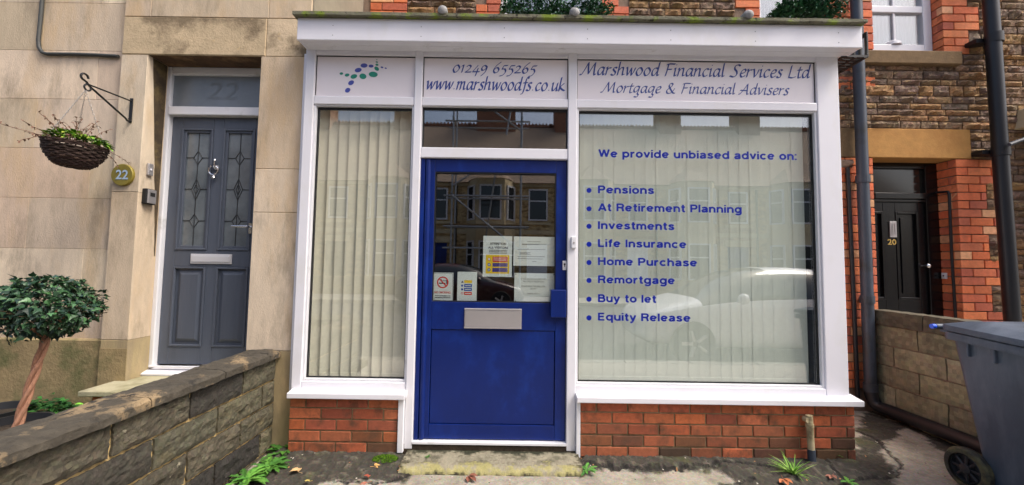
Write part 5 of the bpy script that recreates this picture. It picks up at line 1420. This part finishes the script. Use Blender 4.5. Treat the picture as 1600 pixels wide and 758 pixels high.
q = MB(XF); q.box(-.085, .01, .04, .1, zbk-.03, zbk+.02); q.box(-.085, .01, WTp-.1, WTp-.04, zbk-.03, zbk+.02); q.tube([(-.075, -.0, zbk+.005), (-.075, WTp, zbk+.005)], .017, 12)
hd = mkobj('handle', q, M['binplastic'], bn, bevel=.004)
q = MB(XF); q.tube([(-.075, -.022, zbk+.005), (-.075, -.0005, zbk+.005)], .015, 14); mkobj('hinge_cap', q, M['bluecap'], hd)
def wheel(y0, y1):
    cxw = .065; czw = .128; R_ = .122
    q = MB(XF); q.lathe([(R_-.035, y0), (R_-.012, y0), (R_, y0+.012), (R_, y1-.012), (R_-.012, y1), (R_-.035, y1), (R_-.037, y0+.006)], (cxw, 0, czw), 'y', 32, cap=False); w_ = mkobj('wheel', q, M['tyre'], bn, smooth=True, ang=40)
    q = MB(XF); q.lathe([(R_-.036, y0+.016), (R_-.046, y0+.006), (R_-.05, y0+.03)], (cxw, 0, czw), 'y', 28, cap=False); q.lathe([(.012, y0-.004), (.028, y0+.002), (.03, y1)], (cxw, 0, czw), 'y', 16)
    for k in range(8):
        a = k*math.pi/4; q.tube([(cxw+.02*math.cos(a), y0+.014, czw+.02*math.sin(a)), (cxw+(R_-.045)*math.cos(a), y0+.018, czw+(R_-.045)*math.sin(a))], .008, 6)
    q.lathe([(R_-.04, y0+.03), (R_-.04, y1-.004)], (cxw, 0, czw), 'y', 24)
    mkobj('rim', q, M['pot'], w_, smooth=True)
wheel(-.015, .035); wheel(WTp-.035, WTp+.015)
q = MB(XF); q.tube([(.065, .03, .128), (.065, WTp-.03, .128)], .012, 10); mkobj('axle', q, M['iron'], bn)

# hedge troughs on the flat roof
random.seed(31)
def trough(u0, u1, label):
    Y = .55; x0_, x1_ = WX(u0, 15, Y), WX(u1, 15, Y); zt__ = WZ((u0+u1)/2, 7, Y); zb__ = zroof-.01
    o = thing('hedge_trough', label, 'planter', ((x0_+x1_)/2, Y, zb__), 'planters on the flat roof')
    q = MB(); q.box(x0_+.03, x1_-.03, Y-.09, Y+.09, zb__, zb__+.2); mkobj('trough', q, M['pot'], o, bevel=.008)
    q = MB()
    for i in range(3200):
        x = random.uniform(x0_, x1_); y = Y+random.uniform(-.13, .13); e = min(1, (x-x0_)/.12, (x1_-x)/.12)
        top = zt__+.035*fbm(x*6, y*6, 2, 3)-.05*(1-e); z = top-abs(random.gauss(0, .09)); z = max(z, zb__+.19)
        d_ = (random.uniform(-1, 1), random.uniform(-1, .6), random.uniform(-.3, 1)); L_ = random.uniform(.022, .042)
        q.leaf((x, y, z), d_, (0, -.5, 1), L_, L_*.65, jit(random.choice([S(48, 92, 66), S(62, 110, 78), S(38, 76, 58), S(84, 130, 96)]), .25), .2)
    for i in range(14):
        x = random.uniform(x0_+.05, x1_-.05); y = Y+random.uniform(-.1, .1); q.tube([(x, y, zt__-.05), (x+random.uniform(-.03, .03), y, zt__+random.uniform(.03, .09))], .0022, 4, S(46, 70, 44))
        for k in range(4): q.leaf((x, y, zt__+.02*k), (random.uniform(-1, 1), -.5, .4), (0, 0, 1), .024, .016, S(40, 72, 50))
    mkobj('foliage', q, M['leafivy'], o)
trough(783, 955, 'long trough of dark green box hedging on the roof above the web address board')
trough(1207, 1306, 'short trough of dark green box hedging near the right end of the roof')

# ------------------------------------------------------------------ weeds, leaves, moss
random.seed(41)
def weed(u, v, r, n, label, pal, kind='tooth', name='weed', zz=.02, lift=.5, grp='weeds at the foot of the shop'):
    x, y = G(u, v, zz); o = thing(name, label, 'weed', (x, y, zz), grp)
    q = MB()
    for i in range(n):
        a = 2*math.pi*i/n*2.4+random.uniform(-.4, .4); L_ = r*random.uniform(.55, 1.05)
        s_ = Vector((x+random.uniform(-.3, .3)*r*.6, y+random.uniform(-.3, .3)*r*.5, zz))
        q.leaf(s_, (math.cos(a), math.sin(a), lift*random.uniform(.4, 1.4)), (0, 0, 1), L_, L_*random.uniform(.3, .45), jit(random.choice(pal), .2), .35, kind)
    mkobj('leaves', q, M['leafsoft'], o); return o
GW = [S(70, 118, 46), S(90, 140, 56), S(58, 102, 40)]
weed(445, 706, .13, 30, 'bright toothed weed in the corner of garden wall and brick plinth', GW)
weed(420, 730, .13, 40, 'sprawling toothed weed along the foot of the dark garden wall', GW)
weed(388, 750, .12, 34, 'toothed weed at the foot of the garden wall, nearest the photo bottom', GW)
weed(917, 735, .075, 12, 'small toothed weed at the right end of the lichen step', [S(70, 120, 56), S(88, 140, 62)])
weed(1303, 717, .085, 9, 'broad leaved weed between the beige waste pipe and shop corner', [S(98, 150, 66), S(84, 134, 58)], 'oval', lift=1.2)
weed(1325, 754, .06, 10, 'low green weed on the dark ground near the shop corner', GW)
weed(668, 714, .03, 8, 'tiny green seedling on the lichen step', GW, zz=.05)
x, y = G(1240, 742, .01); o = thing('grass_tuft', 'spiky green grass tuft in front of the beige waste pipe', 'grass tuft', (x, y, 0)); q = MB()
for i in range(60):
    a = random.uniform(0, 6.283); L_ = random.uniform(.06, .17)
    q.leaf((x+random.uniform(-.015, .015), y+random.uniform(-.015, .015), .005), (math.cos(a)*.6, math.sin(a)*.5, random.uniform(.4, 1.3)), (0, 0, 1), L_, .007, jit(random.choice([S(120, 168, 66), S(98, 146, 52), S(150, 180, 90)]), .15), random.uniform(.2, .7), 'blade')
mkobj('blades', q, M['leafsoft'], o)
LF = [((466, 735), .05, S(206, 170, 122), 'pale tan fallen leaf below the left brick plinth'), ((585, 727), .028, S(208, 166, 100), 'small yellow leaf below the left plinth, left of the moss'),
      ((626, 731), .034, S(196, 140, 72), 'yellow brown leaf just left of the lichen step'), ((575, 744), .03, S(150, 74, 54), 'small red brown leaf on the dark ground by the plinth'), ((733, 740), .055, S(128, 78, 60), 'curled brown leaf in front of the lichen step'),
      ((573, 753), .032, S(160, 100, 80), 'pinkish brown leaf at the photo bottom left of the door'), ((483, 750), .022, S(190, 168, 90), 'tiny yellow leaf at the photo bottom near the garden wall'), ((1225, 748), .05, S(176, 106, 66), 'orange brown leaf beside the grass tuft'),
      ((1237, 716), .04, S(186, 96, 60), 'orange leaf against the right brick plinth'), ((507, 704), .022, S(186, 150, 110), 'small pale leaf at the foot of the left plinth'), ((1300, 742), .04, S(140, 92, 76), 'reddish leaf on the cracked ground near the shop corner')]
for (u, v), L_, c, lab in LF:
    x, y = G(u, v, .03); a = random.uniform(0, 6.28); q = MB()
    zz = .022 if not (640 < u < 900) else .012
    for k in range(3):
        b_ = a+(k-1)*.75; q.leaf((x, y, zz+.004*k), (math.cos(b_), math.sin(b_), .18), (0, 0, 1), L_*(1.3 if k == 1 else 1.0), L_*.6, jit(c, .12), .25)
    q.tube([(x, y, zz), (x-math.cos(a)*L_*.9, y-math.sin(a)*L_*.9, zz+.004)], .0012, 4, c)
    tag(mkobj('fallen_leaf', q, M['deadleaf']), lab, 'leaf', 'fallen leaves on the ground')
q = MB(); mx, my = G(602, 718, .03)
for i in range(700):
    a = random.uniform(0, 6.28); r_ = math.sqrt(random.random()); p = (mx+.085*r_*math.cos(a), my+.05*r_*math.sin(a), .03+.016*(1-r_*r_))
    q.leaf(p, (random.uniform(-1, 1), random.uniform(-1, 1), 1.2), (0, 1, 0), random.uniform(.006, .013), .006, jit(random.choice([S(90, 130, 20), S(70, 108, 20), S(110, 150, 30)]), .2), .2)
tag(mkobj('moss_cushion', q, M['moss']), 'bright green moss cushion on dark ground left of the lichen step', 'moss')

# ------------------------------------------------------------------ street behind the viewer (seen in the glass)
def car(label, paint, cx, cy, face, name='parked_car'):
    o = thing(name, label, 'car', (cx, cy, -.13), 'cars parked in the street')
    XFc = Matrix.Translation((cx, cy, -.13)) @ Matrix.Rotation(0 if face > 0 else math.pi, 4, 'Z')
    # stations: x, sill z, belt z, roof z, half width at belt, half width at roof
    ST = [(-2.05, .42, .72, .72, .60, .55), (-1.98, .30, .88, .90, .74, .62), (-1.75, .22, .97, 1.10, .83, .58), (-1.35, .2, 1.0, 1.40, .87, .56), (-.7, .19, .98, 1.49, .88, .57), (0.0, .19, .96, 1.48, .88, .57),
          (.5, .19, .95, 1.36, .88, .57), (.85, .19, .945, 1.13, .875, .60), (1.1, .2, .93, .975, .87, .66), (1.5, .21, .85, .88, .84, .62), (1.85, .24, .74, .76, .76, .56), (2.03, .34, .58, .60, .62, .48)]
    vs = []; fs = []; q = MB(XFc)
    for (x, s_, b_, t_, w, wr) in ST:
        half = [(w*.86, s_), (w*.99, s_+.14), (w, (s_+b_)/2+.05), (w*.975, b_), (wr, t_-.035 if t_-b_ > .1 else t_-.01), (wr*.55, t_)]
        vs += [(x, y, z) for y, z in half]+[(x, -y, z) for y, z in half[::-1]]
    n = 12
    for i in range(len(ST)-1):
        for k in range(n):
            f_ = (i*n+k, (i+1)*n+k, (i+1)*n+(k+1) % n, i*n+(k+1) % n)
            side = k in (3, 7); top = k in (4, 5, 6)
            q.mi = 1 if ((side and 2 <= i <= 7) or (top and i in (5, 6, 7)) or (top and i in (1, 2))) else 0
            q.f.append([len(q.v)+j for j in f_]); q.m.append(q.mi); q.c.append((1, 1, 1))
    q.mi = 0
    base = len(q.v)
    q.v += [XFc @ Vector(p) for p in vs]
    q.f.append([base+k for k in range(n)]); q.m.append(0); q.c.append((1, 1, 1)); q.f.append([base+(len(ST)-1)*n+k for k in range(n-1, -1, -1)]); q.m.append(0); q.c.append((1, 1, 1))
    bo = mkobj('body', q, [paint, M['carglass']], o, smooth=True, ang=60)
    sm = bo.modifiers.new('sub', 'SUBSURF'); sm.levels = 2; sm.render_levels = 2
    for sx in (-1.25, 1.28):
        for sy in (-1, 1):
            q = MB(XFc); y0_, y1_ = sorted((sy*.70, sy*.885)); q.lathe([(.2, y0_), (.31, y0_), (.325, y0_+.03), (.325, y1_-.03), (.31, y1_), (.2, y1_)], (sx, 0, .325), 'y', 28); w_ = mkobj('wheel', q, M['rubber'], o, smooth=True)
            q = MB(XFc); yy = sy*.888
            for k in range(5):
                a = k*1.2566; q.tube([(sx+.04*math.cos(a), yy, .325+.04*math.sin(a)), (sx+.2*math.cos(a), yy, .325+.2*math.sin(a))], .028, 6)
            q.lathe([(.215, min(yy, yy-sy*.03)), (.2, max(yy, yy-sy*.03))], (sx, 0, .325), 'y', 24, cap=False); mkobj('rim', q, M['satin'], w_)
    for sy in (-1, 1):
        q = MB(XFc); q.lathe([(.01, -.09), (.07, -.06), (.085, 0), (.05, .05), (.01, .06)], (.62, sy*.98, 1.0), 'x', 12); q.tube([(.62, sy*.86, .95), (.62, sy*.95, .98)], .025, 6); mkobj('wing_mirror', q, paint, o, smooth=True)
        q = MB(XFc); q.lathe([(.02, -.16), (.07, -.1), (.085, .0), (.06, .08), (.01, .12)], (1.78, sy*.6, .68), 'x', 12); mkobj('headlight', q, M['headlamp'], o, smooth=True)
        q = MB(XFc); q.lathe([(.01, -.05), (.08, -.02), (.08, .06), (.01, .1)], (-1.92, sy*.62, .85), 'x', 12); mkobj('tail_light', q, M['taillamp'], o, smooth=True)
    return o
car('silver hatchback parked at the near kerb, mirrored in the wide window', M['silver'], 4.0, -3.85, -1)
car('dark maroon car parked across the street, mirrored in the door glass', M['redpaint'], -1.6, -9.9, 1)

HY = -15.4; EV = 5.2; RG = 9.35
STN = [S(206, 176, 128), S(192, 162, 116), S(214, 186, 138)]
def far_window(x0, x1, z0, z1, y, parent, ang=0.0, piv=None):
    xf_ = None
    if piv: xf_ = Matrix.Translation(piv) @ Matrix.Rotation(ang, 4, 'Z')
    q = MB(xf_); w = .07
    q.box(x0, x0+w, y-.02, y+.05, z0, z1); q.box(x1-w, x1, y-.02, y+.05, z0, z1); q.box(x0+w, x1-w, y-.02, y+.05, z0, z0+w); q.box(x0+w, x1-w, y-.02, y+.05, z1-w, z1); q.box(x0+w, x1-w, y-.02, y+.045, z0+(z1-z0)*.6, z0+(z1-z0)*.6+.06)
    o = mkobj('window', q, M['upvc'], parent)
    q = MB(xf_); q.box(x0+w, x1-w, y-.01, y+.01, z0+w, z1-w); mkobj('pane', q, M['farpane'], o)
def far_house(cx, label):
    o = thing('far_house', label, 'house', (cx, HY, -.13), 'terrace houses across the street')
    hw_ = 2.35
    q = MB(); q.box(cx-hw_, cx+hw_, HY-8, HY, -.13, EV, random.choice(STN)); wl_ = mkobj('wall', q, M['farwall'], o)
    q = MB(); q.box(cx-hw_, cx+hw_, HY+.001, HY+.06, 2.75, 2.95); q.box(cx-hw_, cx+hw_, HY+.001, HY+.1, EV-.2, EV); mkobj('string_course', q, M['fardress'], wl_)
    bxc = cx-.75; bw_ = 1.15; dp = .75
    q = MB(); P_ = [(bxc-bw_, HY), (bxc-bw_*.55, HY+dp), (bxc+bw_*.55, HY+dp), (bxc+bw_, HY)]
    vs = [(x, y, -.13) for x, y in P_]+[(x, y, EV+.05) for x, y in P_]
    q.add(vs, [(0, 1, 5, 4), (1, 2, 6, 5), (2, 3, 7, 6), (4, 5, 6, 7)][::-1]); bay = mkobj('bay', q, M['fardress'], o)
    q = MB(); pz = EV+.05
    q.add([(x, y+.05, pz) for x, y in P_]+[(bxc, HY-.3, pz+.9)], [(0, 1, 4), (1, 2, 4), (2, 3, 4)]); mkobj('bay_roof', q, M['fartile'], o)
    for z0_, z1_ in ((.75, 2.4), (3.35, 4.95)):
        far_window(bxc-.5, bxc+.5, z0_, z1_, HY+dp+.01, o)
        for s_ in (-1, 1):
            a = math.atan2(dp, bw_*.45)
            pv = Vector((bxc+s_*bw_*.775, HY+dp/2, 0)); far_window(-.3, .3, z0_, z1_, .02, o, -s_*a, pv)
    far_window(cx+1.0, cx+1.9, 3.4, 4.9, HY+.02, o)
    q = MB(); q.box(cx+.95, cx+1.9, HY+.001, HY+.05, -.05, 2.3); mkobj('door', q, random.choice([M['bluepaint'], M['blackgloss'], M['oldbrick']]), o)
    q = MB(); q.box(cx+.8, cx+2.05, HY+.002, HY+.12, 2.32, 2.6); q.box(cx+.8, cx+2.05, HY+.002, HY+.1, 3.2, 3.33); mkobj('door_hood', q, M['fardress'], o)
    q = MB(); q.prism([(0, 0)]*0 or [(cx-hw_, 0)], 0, 0) if False else None
    vs = [(cx-hw_, HY+.25, EV-.05), (cx+hw_, HY+.25, EV-.05), (cx+hw_, HY-4, RG), (cx-hw_, HY-4, RG), (cx+hw_, HY-8.2, EV-.05), (cx-hw_, HY-8.2, EV-.05)]
    q.add(vs, [(1, 0, 3, 2), (2, 3, 5, 4), (0, 1, 4, 5), (1, 2, 4), (0, 5, 3)]); rf = mkobj('roof', q, M['fartile'], o)
    q = MB(); k = 0; x = cx-hw_
    while x < cx+hw_-.05:
        q.prism([(x, RG-.06), (x+.2, RG-.06), (x+.2, RG+.05), (x+.1, RG+.2), (x, RG+.05)], HY-4.1, HY-3.9); x += .2
    mkobj('ridge_tiles', q, M['farbrick'], rf)
    q = MB(); q.box(cx+hw_-.05, cx+hw_+.0, HY+.001, HY+.1, 0, EV); mkobj('downpipe', q, M['blackpipe'], o)
    return o
def chimney(x, w):
    o = thing('chimney_stack', 'brick chimney stack on the far terrace roof, one of a row', 'chimney', (x, HY-4, RG), 'chimneys across the street')
    q = MB(); q.box(x-w/2, x+w/2, HY-4.5, HY-3.5, RG-1, RG+2.2); q.box(x-w/2-.08, x+w/2+.08, HY-4.58, HY-3.42, RG+2.2, RG+2.4); mkobj('stack', q, M['farbrick'], o)
    for k in range(4):
        q = MB(); q.lathe([(.13, RG+2.4), (.1, RG+2.95), (.13, RG+3.0)], (x-w/2+w*(k+.5)/4, HY-4, 0), 'z', 12); mkobj('chimney_pot', q, M['goldlintel'], o)
random.seed(17)
DESC = ['far stone terrace house at the left end of the opposite row', 'second far stone house from the left across the street', 'third far stone house from the left across the street', 'far stone house behind the scaffolding opposite the blue door',
        'far stone house one right of the scaffolded house', 'second far stone house from the right across the street', 'far stone house at the right end of the opposite row', 'far stone house beyond the right end house of the row']
for i, dsc in enumerate(DESC): far_house(-.25-4.7*3+4.7*i, dsc)
for x, w in ((-6.3, 1.0), (-1.0, 2.2), (2.9, 1.1), (8.9, 1.2), (13.4, 1.2), (-11, 1.1)): chimney(x, w)
sc = thing('scaffolding', 'galvanised scaffolding in front of the far bay window', 'scaffolding', (-1, HY+1.3, -.13))
def pole(a, b_, r=.04):
    q = MB(); q.tube([a, b_], r, 8); mkobj('pole', q, M['scaffold'], sc, smooth=True)
xs_ = (-2.55, .35)
for x in xs_:
    for y in (HY+1.0, HY+2.0): pole((x, y, -.13), (x, y, 11.5))
for z in (2.0, 2.9, 4.2, 5.6, 7.4, 9.2):
    pole((-2.9, HY+2.0, z), (.7, HY+2.0, z)); pole((-2.9, HY+1.0, z+.05), (.7, HY+1.0, z+.05))
    for x in xs_: pole((x, HY+.8, z+.1), (x, HY+2.2, z+.1))
pole((-2.55, HY+2.06, 4.2), (.35, HY+2.06, 1.9)); pole((-2.55, HY+2.06, 4.6), (-1.0, HY+2.06, 5.6)); pole((-.6, HY+2.1, 6.2), (-1.2, HY+1.1, 2.2)); pole((-2.5, HY+2.06, 9.0), (.3, HY+2.06, 7.0)); pole((-.3, HY+2.06, 6.8), (.2, HY+2.06, 10))
for z in (2.98, 5.68, 9.3):
    q = MB(); q.box(-2.8, .6, HY+1.05, HY+1.95, z, z+.04); mkobj('boards', q, M['timber'], sc)
fw = MB(); fw.box(-17, 21, -13.9, -13.65, -.13, .75, S(130, 112, 80)); tag(mkobj('far_garden_wall', fw, M['farwall']), 'low stone front garden wall along the far pavement', 'wall')
